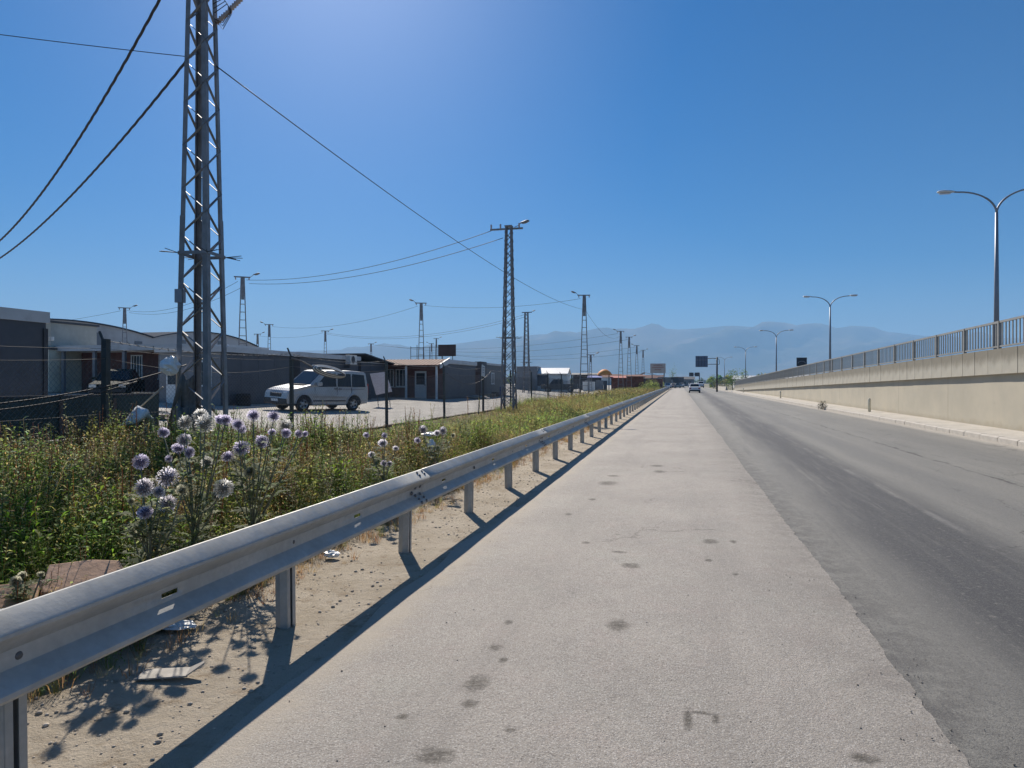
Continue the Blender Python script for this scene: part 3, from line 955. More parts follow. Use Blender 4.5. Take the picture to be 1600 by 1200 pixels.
for key, lab, x, y, top, lp, wb in (
        ('c', 'ladder-frame pole in front of the mountains right of the lattice poles', -8.55, 62.4, 9.65, -1, .85),
        ('d', 'ladder-frame pole, first of the far cluster before the billboard', -9.0, 107.7, 9.65, -1, .85),
        ('e', 'ladder-frame pole, second of the far cluster, lamp to the right', -8.7, 121.8, 9.65, 1, .95),
        ('f', 'ladder-frame pole, third of the far cluster before the billboard', -9.05, 149.7, 9.65, -1, .9),
        ('g', 'ladder-frame pole, last of the far cluster, left of the billboard', -8.8, 170.8, 9.6, 1, .9),
        ('q', 'ladder-frame pole rising behind the prefab roofs right of the tall lattice pole', -32.2, 45.1, 9.6, 1, .75),
        ('r', 'ladder-frame pole with lamp to the left, above the brown tin roof', -25.6, 65.0, 9.7, -1, .75),
        ('s', 'small ladder-frame pole above the warehouse valley, lamp to the right', -57.8, 60.7, 9.6, 1, .7),
        ('t', 'small ladder-frame pole above the long grey fascia, lamp to the left', -55.0, 82.9, 9.6, -1, .6),
        ('u', 'small ladder-frame pole above the van, lamp to the right', -53.4, 95.3, 9.6, 1, .6),
        ('v', 'tiny ladder-frame pole just right of the warehouse edge', -67.8, 98.9, 9.6, 1, .7),
        ('w', 'tiny ladder-frame pole above the outdoor air-conditioner unit', -61.9, 129.1, 9.6, 1, .7),
        ('x', 'tiny pole left of the scaffold frame on the tin roof', -55.0, 146.0, 10.5, -1, .5),
        ('y', 'tiny pole beside its twin above the brown tin roof', -52.0, 141.0, 11.3, 1, .5),
        ('z', 'short dark pole standing right behind the third far pole base', -12.5, 98.0, 5.6, 1, .35)):
    POLES[key] = ladder_pole(lab, x, y, yard_z(x) if x < -9.7 else 0.05, top, wb, .22, {'q': 35, 's': 40, 't': 35, 'u': 30, 'r': 20}.get(key, 12), lp)

# ------------------------------------------------------------------ overhead lines
def sagline(p, q, sag, n=28):
    p, q = Vector(p), Vector(q)
    return [p.lerp(q, i / n) - Vector((0, 0, 4 * sag * (i / n) * (1 - i / n))) for i in range(n + 1)]
def wire(label, p, q, sag, r=.012, twist=False):
    pts = sagline(p, q, sag, 40)
    c = Vector(pts[0])
    if not twist:
        o = MB().tube([Vector(a) - c for a in pts], r, 6).build('power_line', wire_m, None, True, loc=c)
        return tag(o, label, 'cable')
    T = thing('bundled_cable', label, 'cable', c)
    fine = sagline(p, q, sag, 420)
    for k in range(3):
        a = []
        for i, v in enumerate(fine):
            t = i * 0.42 + k * 2.094
            a.append(Vector(v) - c + Vector((0, math.cos(t), math.sin(t))) * r * 1.05)
        MB().tube(a, r, 5).build('strand', wire_m, T, True)
    return T
A1 = (-8.45, 10.65)
wire('thick twisted cable sweeping from the top left up over the tall lattice pole', (-8.9, 10.65, 9.35), (-40, 28, 9.0), 2.85, .016, True)
wire('lower twisted cable from the left picture edge to the tall lattice pole', (-8.65, 10.6, 7.55), (-40, 28, 7.6), 1.75, .014, True)
wire('thin wire at the upper left running nearly level into the tall lattice pole', (-8.62, 10.6, 7.52), (-32, 0.5, 10.8), 0.6, .007)
wire('long thin wire descending from the tall lattice pole across the sky to the right', (-8.25, 10.8, 7.4), (-8.7, 62.3, 8.35), .75, .011)
wire('upper of two lines between the ladder-frame pole and the spiked lattice pole', (-31.8, 45.0, 9.35), (-9.5, 34.2, 9.55), .75, .016)
wire('lower of two lines between the ladder-frame pole and the spiked lattice pole', (-31.7, 45.2, 9.1), (-8.95, 34.3, 9.15), .75, .016)
wire('upper line from behind the tall lattice pole to the ladder-frame pole', (-57.4, 60.6, 9.3), (-32.7, 45.2, 9.3), .9, .014)
wire('lower line from behind the tall lattice pole to the ladder-frame pole', (-57.3, 60.8, 9.1), (-32.3, 45.3, 8.9), .9, .014)
wire('line from the far left to the small pole above the warehouse', (-95, 66, 8.5), (-58.3, 60.7, 9.3), .8, .014)
wire('line from the small pole above the grey fascia to the pole over the tin roof', (-54.5, 82.9, 9.3), (-26.0, 65.0, 9.4), .95, .014)
wire('line from the pole over the tin roof to the ladder-frame pole before the mountains', (-25.3, 65.0, 9.45), (-8.9, 62.4, 9.35), .5, .014)
wire('short wire falling right from the ladder-frame pole before the mountains', (-8.4, 62.5, 8.2), (-9.0, 107.6, 9.0), 1.3, .012)
wire('upper of two lines meeting the slim lattice pole', (-53.2, 95.3, 9.3), (-17.5, 77.0, 9.5), 1.5, .016)
wire('lower of two lines meeting the slim lattice pole', (-53.2, 95.5, 9.1), (-17.5, 77.2, 9.25), 1.5, .016)
wire('high faint line reaching the first far-cluster pole', (-61.7, 129, 9.4), (-9.5, 107.7, 9.3), 1.6, .018)
wire('dark line reaching the second far-cluster pole', (-60, 135, 9.3), (-9.0, 121.8, 9.2), 1.7, .024)
wire('faint line reaching the third far-cluster pole', (-62, 160, 9.3), (-9.4, 149.7, 9.3), 1.7, .02)
wire('dark line reaching the last far-cluster pole', (-62, 175, 9.3), (-9.2, 170.8, 9.2), 1.7, .026)
wire('faint line between the small poles above the van', (-67.5, 98.9, 9.3), (-53.8, 95.3, 9.3), .5, .014)

# ------------------------------------------------------------------ double-arm street lamps on the ramp
def street_lamp(label, x, y, top):
    z0 = top_z(min(y, 128)) - .10 if y < 131 else 0.6
    T = thing('street_lamp', label, 'street lamp', (x, y, z0), 0, 'double-armed street lamps along the ramp')
    H = top - z0
    zj = H - 1.05
    MB().tube([(0, 0, 0), (0, 0, zj * .5), (0, 0, zj)], [.11, .085, .055], 12).build('pole', pole_grey, T, True)
    MB().lathe([(.2, 0), (.2, .03), (.14, .05), (.12, .3), (.1, .32)], n=12).build('base', pole_grey, T)
    for s in (-1, 1):
        pts = []
        for k in range(12):
            t = k / 11
            a = t * math.pi / 2
            pts.append((s * (1.45 * (1 - math.cos(a))) * 1.0, 0, zj - .05 + 0.98 * math.sin(a)))
        ext = pts[-1]
        pts.append((ext[0] + s * .15, 0, ext[2] + .03))
        MB().tube(pts, [.042] * 6 + [.034] * 7, 8).build('arm', pole_grey, T, True)
        hx = s * 1.60
        hb = MB()
        hb.tube([(hx - s * .05, 0, zj + .95), (hx + s * .06, 0, zj + .965), (hx + s * .3, 0, zj + .985), (hx + s * .52, 0, zj + .985), (hx + s * .6, 0, zj + .98)], [.045, .09, .12, .10, .03], 10)
        hb.v = [(a, b * 1.1, zj + .97 + (c - zj - .97) * .6) for a, b, c in hb.v]
        lh = hb.build('lamp_head', lamp_white, T, True)
        MB().box(min(hx + s * .1, hx + s * .5), max(hx + s * .1, hx + s * .5), -.07, .07, zj + .885, zj + .905).build('lens', chrome_m, lh)
    return T
for lab, x, y, tp in (('largest double-armed street lamp at the right picture edge', 12.7, 32.0, 9.67), ('second double-armed street lamp, standing above the middle of the railing', 12.7, 63.9, 9.2),
                      ('third double-armed street lamp against the mountains', 12.7, 97.7, 8.75), ('fourth double-armed street lamp, thin, behind the overhead sign mast', 12.7, 141.8, 8.75), ('farthest double-armed street lamp, faint beside the overhead sign', 12.6, 205.0, 9.0)):
    street_lamp(lab, x, y, tp)

# ------------------------------------------------------------------ chain-link fence
fence = thing('chain_link_fence', 'rusty chain-link fence with dark posts and barbed wire along the yard', 'fence', (FENCE_X, 0, 0))
FP = [-1.9 + 5.78 * i for i in range(14)]
fz = 0.06
fpm = MB().box(-.04, .04, -.04, .04, -.05, 2.22).mesh('post', post_green)
for i, y in enumerate(FP):
    o = obj('post', fpm, fence, (0, y, fz))
    o.rotation_euler = (R(random.uniform(-1.2, 1.2)), R(random.uniform(-1, 1)), R(random.uniform(-3, 3)))
    if i == 2: o.scale = (1.25, 1.25, 1.03)
    MB().bar((0, y, fz + 2.17), (-.12, y, fz + 2.42), .03, .03).build('barb_arm', post_green, fence)
def mesh_panel(L, H0, pitch=.085, sag=.0, seed=0):
    """diamond mesh of zigzag wires, three-sided"""
    r = random.Random(seed)
    n = int(L / pitch); m = int(H0 / (pitch / 2))
    v, f = [], []
    w_ = .0021
    def seg(p, q):
        o = len(v)
        for (x, y, z) in (p, q):
            v.extend([(x + w_, y, z), (x - w_, y + w_, z), (x - w_, y - w_, z)])
        f.extend([(o, o + 1, o + 4, o + 3), (o + 1, o + 2, o + 5, o + 4), (o + 2, o, o + 3, o + 5)])
    def P(i, j, side):
        y = (i + ((-.5 if side else .5) if j % 2 else 0.0)) * pitch
        t = y / L
        z = j * pitch / 2
        z -= sag * 4 * t * (1 - t) * (j / m) ** 2
        x = .025 * math.sin(t * 7 + j * .05 + seed) + .02 * math.sin(t * 17 + seed)
        return (x, y, z)
    for i in range(n):
        for j in range(m):
            seg(P(i, j, 0), P(i, j + 1, 0))
    for i in range(n):
        for j in range(m):
            a = P(i, j, 1); b = P(i, j + 1, 1)
            seg((a[0] + .003, a[1], a[2]), (b[0] + .003, b[1], b[2]))
    me = bpy.data.meshes.new('mesh_panel')
    me.from_pydata(v, [], f)
    me.materials.append(fence_wire)
    return me
pmA = mesh_panel(5.70, 1.85, .10, .22, 1)
pmB = mesh_panel(5.70, 1.85, .10, .05, 2)
for i in range(12):
    obj('mesh_panel', pmA if i % 2 == 0 else pmB, fence, (0, FP[i] + .04, fz + .06))
for i in range(13):
    ya, yb2 = FP[i], FP[i + 1]
    for h, sg in ((1.95, .10 if i % 2 else .2), (2.12, .06), (1.0, .03)):
        MB().tube(sagline((.03, ya, fz + h), (.03, yb2, fz + h), sg, 10), .0034, 5).build('strand_wire', strand_m, fence, True)
    if i >= 2:
        b = MB()
        top = sagline((-.05, ya, fz + 2.27), (-.05, yb2, fz + 2.27), .12, 60)
        b.tube(top, .005, 4)
        for k in range(2, 60, 2):
            p = Vector(top[k])
            for q in range(3):
                d = Vector((random.uniform(-1, 1), random.uniform(-1, 1), random.uniform(-.6, 1))).normalized() * .045
                b.tube([p - d, p + d], .004, 3)
        b.build('barbed_wire', fence_wire, fence)['kind'] = 'stuff'
# loose sagging cables
wire('slack cable drooping along the fence at the left picture edge', (-9.5, 7.0, 1.25), (-9.4, 11.4, 1.95), .12, .012)
wire('second slack cable just below the drooping one on the fence', (-9.5, 7.0, 1.18), (-9.45, 10.2, 1.62), .10, .010)
wire('slack white cable hanging between two fence posts under the sign board', (-9.5, 27.0, 2.0), (-9.5, 33.8, 2.15), .55, .012)

# ------------------------------------------------------------------ prefab cabins and sheds
def window(parent, x0, x1, z0, z1, y, bars=3, fm=None, name='window'):
    """window on a facade whose outside is -y: frame part with pane and bars as sub-parts"""
    fm = fm or white_frame
    t = .06
    f = MB()
    f.box(x0, x1, y - .05, y + .02, z0, z0 + t).box(x0, x1, y - .05, y + .02, z1 - t, z1)
    f.box(x0, x0 + t, y - .048, y + .02, z0 + t, z1 - t).box(x1 - t, x1, y - .048, y + .02, z0 + t, z1 - t)
    o = f.build(name, fm, parent)
    MB().box(x0 + t, x1 - t, y - .012, y + .01, z0 + t, z1 - t).build('pane', pane_m, o)
    for k in range(1, bars):
        xx = lerp(x0, x1, k / bars)
        MB().box(xx - .022, xx + .022, y - .044, y - .014, z0 + t, z1 - t).build('bar', fm, o)
    MB().box(x0 - .05, x1 + .05, y - .09, y - .002, z0 - .05, z0 - .004).build('sill', fm, o)
    return o
def door(parent, x0, x1, z1, y, m_=None):
    o = MB().box(x0, x1, y - .03, y + .02, .05, z1).build('door', m_ or white_frame, parent)
    MB().box(x1 - .16, x1 - .06, y - .07, y - .032, 1.0, 1.06).build('handle', dark_steel, o)
    MB().box(x0 + .12, x1 - .12, y - .036, y - .031, z1 * .52, z1 - .15).build('pane', pane_m, o)
    return o
def cabin(label, x, y, rz, L, D, H, wm, fm=None, fh=.28, over=.10, roofm=None, name='prefab_cabin', z=None, seams=True, group='prefab cabins in the yard'):
    """facade along local x from 0 to L at y=0 looking to -y; body runs back to y=D"""
    z = yard_z(x) if z is None else z
    T = thing(name, label, 'cabin', (x, y, z - .02), rz, group)
    MB().box(0, L, 0, D, 0, H).build('wall', wm, T)
    if seams:
        nn = max(2, int(L / 1.15))
        for k in range(nn):
            a, b = L * k / nn + .008, L * (k + 1) / nn - .008
            MB().box(a, b, -.022, -.002, .06, H - .02).build('panel', wm, T)
    MB().box(-over, L + over, -over, D + over, H - .02, H + .03).build('roof', roofm or fascia_m, T)
    if fm:
        f = MB()
        f.box(-over - .03, L + over + .03, -over - .03, -over + .01, H - fh * .45, H + fh * .55)
        f.box(L + over - .01, L + over + .03, -over + .012, D + over, H - fh * .45, H + fh * .55)
        f.box(-over - .03, -over + .01, -over + .012, D + over, H - fh * .45, H + fh * .55)
        f.build('fascia', fm, T)
    return T
# dark cabin filling the left edge
c = cabin('near dark grey cabin with pale parapet at the left picture edge', -13.4, 3.6, 90, 8.3, 3.0, 2.78, wall_dark, fascia_m, .24, .03)
MB().box(8.22, 8.32, -.05, -.024, 0.03, 2.55).build('corner_trim', dark_steel, c)
MB().tube([(8.40, -.05, 2.30), (8.40, -.05, 2.38)], .05, 8).build('outlet_pipe', white_frame, c)
# cream hut seen in the gap
c = cabin('cream plastered hut with a grey upper wall seen beside the dark cabin', -37.0, 29.2, 0, 4.35, 3.5, 2.35, wall_cream, roof_dark, .12, .05, roof_dark, 'plaster_hut', seams=False)
MB().box(0.4, 4.2, .25, 3.2, 2.42, 3.75).build('upper_wall', mat('cream_upper_block', (.40, .40, .36), .8, 0, .1, 2), c)
MB().box(0.3, 4.3, .15, 3.3, 3.752, 3.86).build('upper_roof', roof_dark, c)
# long porch cabin behind the old car
c = cabin('long brown cabin with grey porch roof and barred white windows', -32.6, 31.2, 0, 9.4, 3.4, 2.45, wall_brown, fascia_m, .34, .12, fascia_m, z=.98)
MB().box(-.1, 9.5, -1.5, -.1, 2.44, 2.50).build('porch_roof', fascia_m, c)
MB().box(-.14, 9.54, -1.56, -1.502, 2.32, 2.62).build('porch_fascia', fascia_m, c)
for px_ in (0.15, 2.2, 4.1, 6.9, 9.1):
    MB().box(px_, px_ + .16, -1.45, -1.30, 0, 2.44).build('porch_post', wall_grey, c)
for xa in (3.35, 5.15, 6.15, 7.5):
    window(c, xa, xa + .75, .85, 2.15, -.02, 4)
door(c, 8.4, 9.2, 2.05, -.02)
# dark cabin right of the tall lattice pole
c = cabin('anthracite cabin with long grey fascia right behind the tall lattice pole', -20.3, 26.9, 90, 5.5, 3.4, 2.60, wall_dark, fascia_m, .24, .12)
w_ = MB()
# its end wall towards the camera carries a door and a window
endw = MB().box(-.022, -.002, .05, 3.35, .05, 2.55).build('end_panel', wall_grey, c)
for (a, b, z0, z1) in ((.5, 1.25, .9, 2.1), (2.2, 2.95, .08, 2.05)):
    f = MB().box(-.05, -.024, a, b, z0, z1).build('window' if z0 > .5 else 'door', white_frame, c)
    MB().box(-.058, -.052, a + .08, b - .08, z0 + .08 if z0 > .5 else 1.0, z1 - .08).build('pane', pane_m, f)
c = cabin('anthracite cabin behind the silver van carrying an outdoor air-conditioner', -20.2, 33.3, 90, 6.9, 3.4, 2.62, wall_dark, fascia_m, .26, .12)
ac = MB().box(5.05, 5.95, -.42, -.08, 2.22, 2.80).build('air_conditioner', wall_white, c, bevel=.02)
MB().lathe([(.22, -.425), (.235, -.435), (.20, -.44), (.06, -.436), (0, -.436)], (5.42, 0, 2.51), 20, 'Y').build('fan_grille', dark_steel, ac)
MB().box(5.0, 5.04, -.4, -.02, 2.0, 2.22).build('bracket', dark_steel, ac)
window(c, 1.2, 2.2, 1.0, 2.1, -.02, 3)
c = cabin('small dark lean-to shed with a sloping roof between the two cabin rows', -20.4, 41.0, 90, 4.2, 3.0, 2.45, wall_dark, None, z=.5)
MB().prism([(-.3, 2.95), (4.9, 2.35), (4.9, 2.43), (-.3, 3.03)], -.5, 3.1, 'Y').build('sloped_roof', roof_dark, c)
# tin-roofed cabin
c = cabin('brown cabin with rust-brown tin porch roof and white window frames', -25.2, 46.5, 0, 8.55, 8.0, 2.62, wall_brown, None, z=.40)
MB().prism([(-1.55, 2.40), (.35, 2.86), (.35, 2.92), (-1.55, 2.46)], -.35, 8.9, 'X').build('tin_roof', roof_brown, c)
for k in range(34):
    xx = -.3 + k * .275
    MB().prism([(-1.56, 2.461), (.34, 2.921), (.34, 2.945), (-1.56, 2.485)], xx, xx + .03, 'X').build('roof_rib', roof_brown, c)
MB().prism([(-1.62, 2.20), (.40, 2.62), (.40, 3.02), (-1.62, 2.52)], 8.9, 8.96, 'X').build('gable_board', fascia_m, c)
for px_ in (0.3, 3.2, 6.2, 8.5):
    MB().box(px_, px_ + .12, -1.40, -1.28, 0, 2.42).build('porch_post', white_frame, c)
for xa in (1.1, 2.1, 3.9, 4.9):
    window(c, xa, xa + .85, .9, 2.2, -.02, 3)
door(c, 6.4, 7.3, 2.05, -.02, wall_white)
MB().box(8.56, 8.585, .02, 7.98, .05, 2.6).build('side_cladding', wall_dark, c)
MB().box(8.3, 8.7, .36, 8.1, 2.64, 2.92).build('side_fascia', fascia_m, c)
c = cabin('plain slate grey cabin right of the tin-roofed one, behind the sign board', -16.6, 57.0, 90, 7.4, 6.0, 2.85, mat('cabin_wall_slate', (.10, .108, .115), .6, 0, .12, 1.2, .05, 20), fascia_m, .18, .08, z=.4)
MB().box(-1.8, -.05, -.25, .3, 0, 3.0).build('passage_shade_fill', roof_dark, c)  # dark box stands in for the shade in the gap between cabins
window(c, 2.2, 3.2, 1.1, 2.1, -.02, 3)
c = cabin('pale grey cabin wall left of the white gabled shed', -22.2, 92.5, 5, 2.9, 5.0, 3.55, wall_grey, None, z=.3)
# white gabled shed
T = thing('white_shed', 'white shed with a low gable roof and a dark garage opening', 'shed', (-19.5, 93.2, .28), 4)
MB().box(0, 4.3, 0, 5.0, 0, 2.55).build('wall', wall_white, T)
MB().prism([(0, 2.552), (5.0, 2.552), (2.5, 3.28)], .05, 4.28, 'X').build('gable_wall', wall_white, T)
MB().prism([(-.35, 2.48), (2.5, 3.32), (2.5, 3.40), (-.35, 2.56)], -.25, 4.45, 'X').build('roof_slope', roof_white, T)
MB().prism([(5.35, 2.48), (2.503, 3.32), (2.503, 3.40), (5.35, 2.56)], -.25, 4.45, 'X').build('roof_slope', roof_white, T)
MB().box(.12, 1.65, -.05, -.002, .85, 2.35).build('garage_opening', wall_dark, T)
# warehouse with barrel roofs
T = thing('warehouse', 'big pale grey warehouse with two shallow barrel roofs behind the cabins', 'warehouse', (-60, 46.6, .35))
def vault(y0, y1, zb, zp, n=20):
    return [(lerp(y0, y1, k / n), zb + (zp - zb) * (1 - (2 * k / n - 1) ** 2)) for k in range(n + 1)]
for (a, b, zb, zp) in ((0, 20.4, 6.5, 7.5), (20.4, 40.8, 6.45, 7.75)):
    prof = vault(a, b, zb, zp)
    MB().prism([(a + .004, -.3), (b - .004, -.3)] + prof[::-1], 0, -26, 'X').build('end_wall', wh_wall, T)
    up = [(u, v + .12) for u, v in prof]
    MB().prism(prof + up[::-1], .25, -26.2, 'X').build('barrel_roof', mat('dark_blue_roof_edge', (.05, .065, .09), .95, 0, spec=.05), T)
    for k, yy in enumerate((.28, .62, .9) if a == 0 else (.25, .6)):
        yc = lerp(a, b, yy)
        zz = zb + (zp - zb) * (1 - (2 * yy - 1) ** 2) - .9
        MB().box(.005, .05, yc - .55, yc + .55, 2.5, zz).build('window_strip', wh_strip, T)

# ------------------------------------------------------------------ vehicles
def wheel(parent, x, y, r, w_=.2, side=1):
    t = MB().lathe([(r * .62, -w_ / 2), (r * .93, -w_ / 2), (r, -w_ / 2 + .03), (r, w_ / 2 - .03), (r * .93, w_ / 2), (r * .62, w_ / 2)], (x, y, r), 24, 'Y').build('wheel', tyre_m, parent, True)
    rm = MB()
    yo = y + side * (w_ / 2 - .035)
    rm.lathe([(r * .64, yo - y + .02 * side), (r * .58, yo - y + .005 * side), (r * .30, yo - y - .02 * side), (r * .12, yo - y + .02 * side), (0, yo - y + .02 * side)], (x, y, r), 20, 'Y')
    o = rm.build('rim', rim_m, t, True)
    for k in range(5):
        a = 2 * math.pi * k / 5
        MB().lathe([(.055 * r / .32, 0), (0, .001 * side)], (x + r * .44 * math.cos(a), yo + .004 * side, r + r * .44 * math.sin(a)), 10, 'Y').build('rim_hole', black_pl, t)
    return t
def body(parent, prof, W, m_, tum=.10, zb=.9, name='body', arches=(), bev=.05):
    """side outline (x, z) swept across width W; above zb the sides lean inwards"""
    n = len(prof)
    ztop = max(z for _, z in prof)
    b = MB()
    def P(x, z, s):
        k = max(0, (z - zb) / (ztop - zb)) if z > zb else 0
        return (x, s * (W / 2 - tum * k), z)
    vs = [P(x, z, -1) for x, z in prof] + [P(x, z, 1) for x, z in prof]
    b.add(vs, [tuple(range(n)), tuple(range(2 * n - 1, n - 1, -1))] + [(i, n + i, n + (i + 1) % n, (i + 1) % n) for i in range(n)])
    return b.build(name, m_, parent, False, bevel=bev)
def arc(cx, r, z0=.0, n=9, cz=None):
    cz = r * .86 if cz is None else cz
    return [(cx + r * math.cos(math.pi * k / n), cz + r * math.sin(math.pi * k / n)) for k in range(n + 1)]
def side_panel(parent, poly, W, tum, zb, ztop, m_, name, off=.006):
    """a thin pane lying on both flanks"""
    for s in (-1, 1):
        def P(x, z, o):
            k = max(0, (z - zb) / (ztop - zb)) if z > zb else 0
            return (x, s * (W / 2 - tum * k + o), z)
        n = len(poly)
        vs = [P(x, z, off) for x, z in poly] + [P(x, z, -.02) for x, z in poly]
        MB().add(vs, [tuple(range(n)), tuple(range(2 * n - 1, n - 1, -1))] + [(i, n + i, n + (i + 1) % n, (i + 1) % n) for i in range(n)]).build(name, m_, parent)
def cross_panel(parent, p, q, hw0, hw1, m_, name, off=.012):
    """a pane spanning the car from low edge p to high edge q (x, z)"""
    d = Vector((q[0] - p[0], 0, q[1] - p[1])).normalized()
    n_ = Vector((-d.z, 0, d.x))
    if n_.x * (1 if p[0] > 0 else -1) < 0:
        n_ = -n_
    o = n_ * off
    vs = [(p[0] + o.x, -hw0, p[1] + o.z), (p[0] + o.x, hw0, p[1] + o.z), (q[0] + o.x, hw1, q[1] + o.z), (q[0] + o.x, -hw1, q[1] + o.z)]
    vs += [(a - o.x * 2, b, c - o.z * 2) for a, b, c in vs]
    MB().add(vs, [(0, 1, 2, 3), (7, 6, 5, 4), (0, 4, 5, 1), (1, 5, 6, 2), (2, 6, 7, 3), (3, 7, 4, 0)]).build(name, m_, parent)

def make_van(T):
    W, r = 1.79, .325
    fx, rx = 1.32, -1.34
    prof = [(-2.12, .34)] + [(rx - .42, .30)] + [(x, z) for x, z in arc(rx, .40, cz=.34)][::-1] + [(rx + .42, .27), (fx - .42, .27)] + [(x, z) for x, z in arc(fx, .40, cz=.34)][::-1] + [(fx + .42, .30), (2.12, .32), (2.16, .55), (2.12, .78), (2.02, .90), (1.75, 1.00), (1.12, 1.13), (.98, 1.17), (.30, 1.76), (.12, 1.81), (-1.2, 1.84), (-1.95, 1.80), (-2.05, 1.72), (-2.14, 1.05), (-2.16, .60)]
    bd = body(T, prof, W, car_silver, .13, .98, bev=.045)
    ZT = 1.84
    side_panel(T, [(.70, 1.16), (.22, 1.60), (.14, 1.68), (-.34, 1.69), (-.34, 1.10), (.55, 1.08)], W, .13, .98, ZT, car_glass, 'side_window')
    side_panel(T, [(-.44, 1.10), (-.44, 1.69), (-1.16, 1.69), (-1.16, 1.10)], W, .13, .98, ZT, car_glass, 'side_window')
    side_panel(T, [(-1.24, 1.10), (-1.24, 1.69), (-1.92, 1.66), (-1.98, 1.10)], W, .13, .98, ZT, car_glass, 'side_window')
    cross_panel(T, (.96, 1.19), (.32, 1.74), .74, .68, car_glass, 'windscreen')
    cross_panel(T, (-2.135, 1.10), (-2.06, 1.68), .70, .66, car_glass, 'rear_window')
    # bumper, grille, lamps
    MB().box(2.04, 2.19, -.86, .86, .30, .56).build('front_bumper', black_pl, T, bevel=.04)
    MB().box(2.10, 2.155, -.42, .42, .62, .78).build('grille', black_pl, T)
    MB().box(2.12, 2.2, -.26, .26, .42, .53).build('number_plate', sign_white, T)
    for s in (-1, 1):
        MB().box(1.90, 2.115, s * .66 - .17, s * .66 + .17, .66, .86).build('headlight', chrome_m, T, bevel=.03)
        MB().box(-2.165, -2.08, s * .80 - .06, s * .80 + .06, .75, 1.25).build('tail_light', red_lens, T)
        m_ = MB().box(.52, .74, s * 1.0 - .11, s * 1.0 + .07, 1.12, 1.30).build('wing_mirror', car_silver, T, bevel=.03)
        for zz, hh in ((.62, .035), (.44, .05)):
            MB().box(-.86, .86, s * (W / 2) - .012, s * (W / 2) + .014, zz, zz + hh).build('side_moulding', black_pl if hh > .04 else mat('faded_trim', (.30, .27, .24), .6), T)
        for xx in (-.28, -.52):
            MB().box(xx - .09, xx + .05, s * (W / 2) - .01, s * (W / 2) + .03, .98, 1.02).build('door_handle', black_pl, T)
        for cx in (fx, rx):
            b = MB()
            pts = [(cx + .41 * math.cos(math.pi * k / 12), s * (W / 2 + .004), .34 + .41 * math.sin(math.pi * k / 12)) for k in range(13)]
            b.tube(pts, .028, 6)
            b.build('wheel_arch', car_silver, T, True)
            wheel(T, cx, s * .775, r, .2, s)
    for xx in (.78, -.39, -1.20):
        side_panel(T, [(xx - .006, .40), (xx + .006, .40), (xx + .006, 1.07), (xx - .006, 1.07)], W, .13, .98, ZT, black_pl, 'door_seam', .002)
    side_panel(T, [(-1.9, .985), (-1.9, .995), (-.42, .995), (-.42, .985)], W, .13, .98, ZT, black_pl, 'slide_rail', .006)
    MB().box(-1.9, 1.9, -.66, .66, .24, .50).build('underbody', black_pl, T)
    MB().box(.98, 1.16, -.6, .6, 1.155, 1.175).build('wiper_cowl', black_pl, T)
van = thing('parked_van', 'silver panel van parked in the yard facing left behind the fence', 'van', (-16.0, 27.85, yard_z(-16.0)), 0)
hd = math.atan2(-.903, -.428)
van.rotation_euler = (Matrix.Rotation(math.atan(.042), 3, 'Y') @ Matrix.Rotation(hd, 3, 'Z')).to_euler()
make_van(van)

def make_car(T, paint, L=4.3, W=1.72, H=1.42, hatch=False):
    fx, rx = L * .30, -L * .30
    r = .30
    prof = [(-L / 2 + .02, .30), (rx - .38, .27)] + arc(rx, .36, cz=.31)[::-1] + [(rx + .38, .24), (fx - .38, .24)] + arc(fx, .36, cz=.31)[::-1] + [(fx + .38, .27), (L / 2 - .02, .30), (L / 2, .52), (L / 2 - .10, .70), (L * .22, .86), (L * .08, H - .10), (-.02, H), (-L * .17, H - .02), (-L * .30 if not hatch else -L * .40, .95 if not hatch else 1.0), (-L / 2 + .05, .90), (-L / 2, .62)]
    body(T, prof, W, paint, .20, .84, bev=.05)
    zb, tm = .84, .20
    side_panel(T, [(L * .17, .93), (L * .075, H - .14), (0, H - .07), (0, .92)], W, tm, zb, H, car_glass, 'side_window')
    side_panel(T, [(-.07, .92), (-.07, H - .07), (-L * .155, H - .09), (-L * .25, .95)], W, tm, zb, H, car_glass, 'side_window')
    cross_panel(T, (L * .215, .90), (L * .09, H - .12), .70, .60, car_glass, 'windscreen')
    cross_panel(T, (-L * .295, .97), (-L * .185, H - .07), .68, .58, car_glass, 'rear_window')
    MB().box(L / 2 - .06, L / 2 + .04, -W / 2 + .06, W / 2 - .06, .30, .46).build('front_bumper', black_pl, T, bevel=.03)
    MB().box(-L / 2 - .04, -L / 2 + .06, -W / 2 + .06, W / 2 - .06, .30, .46).build('rear_bumper', black_pl, T, bevel=.03)
    MB().box(-L / 2 - .012, -L / 2 + .05, -.25, .25, .60, .71).build('number_plate', sign_white, T)
    MB().box(L / 2 - .05, L / 2 + .006, -.35, .35, .54, .64).build('grille', black_pl, T)
    for s in (-1, 1):
        MB().box(L / 2 - .14, L / 2 - .005, s * .62 - .15, s * .62 + .15, .54, .68).build('headlight', chrome_m, T)
        MB().box(-L / 2 - .012, -L / 2 + .08, s * .66 - .14, s * .66 + .14, .62, .80).build('tail_light', red_lens, T)
        MB().box(L * .13, L * .17, s * (W / 2 + .06) - .08, s * (W / 2 + .06) + .06, .92, 1.04).build('wing_mirror', paint, T)
        for cx in (fx, rx):
            wheel(T, cx, s * (W / 2 - .10), r, .19, s)
    MB().box(-L * .42, L * .42, -.6, .6, .2, .45).build('underbody', black_pl, T)
old = thing('old_car', 'old dark green saloon car parked facing out under the porch', 'car', (-27.35, 28.3, yard_z(-27.35)), 0)
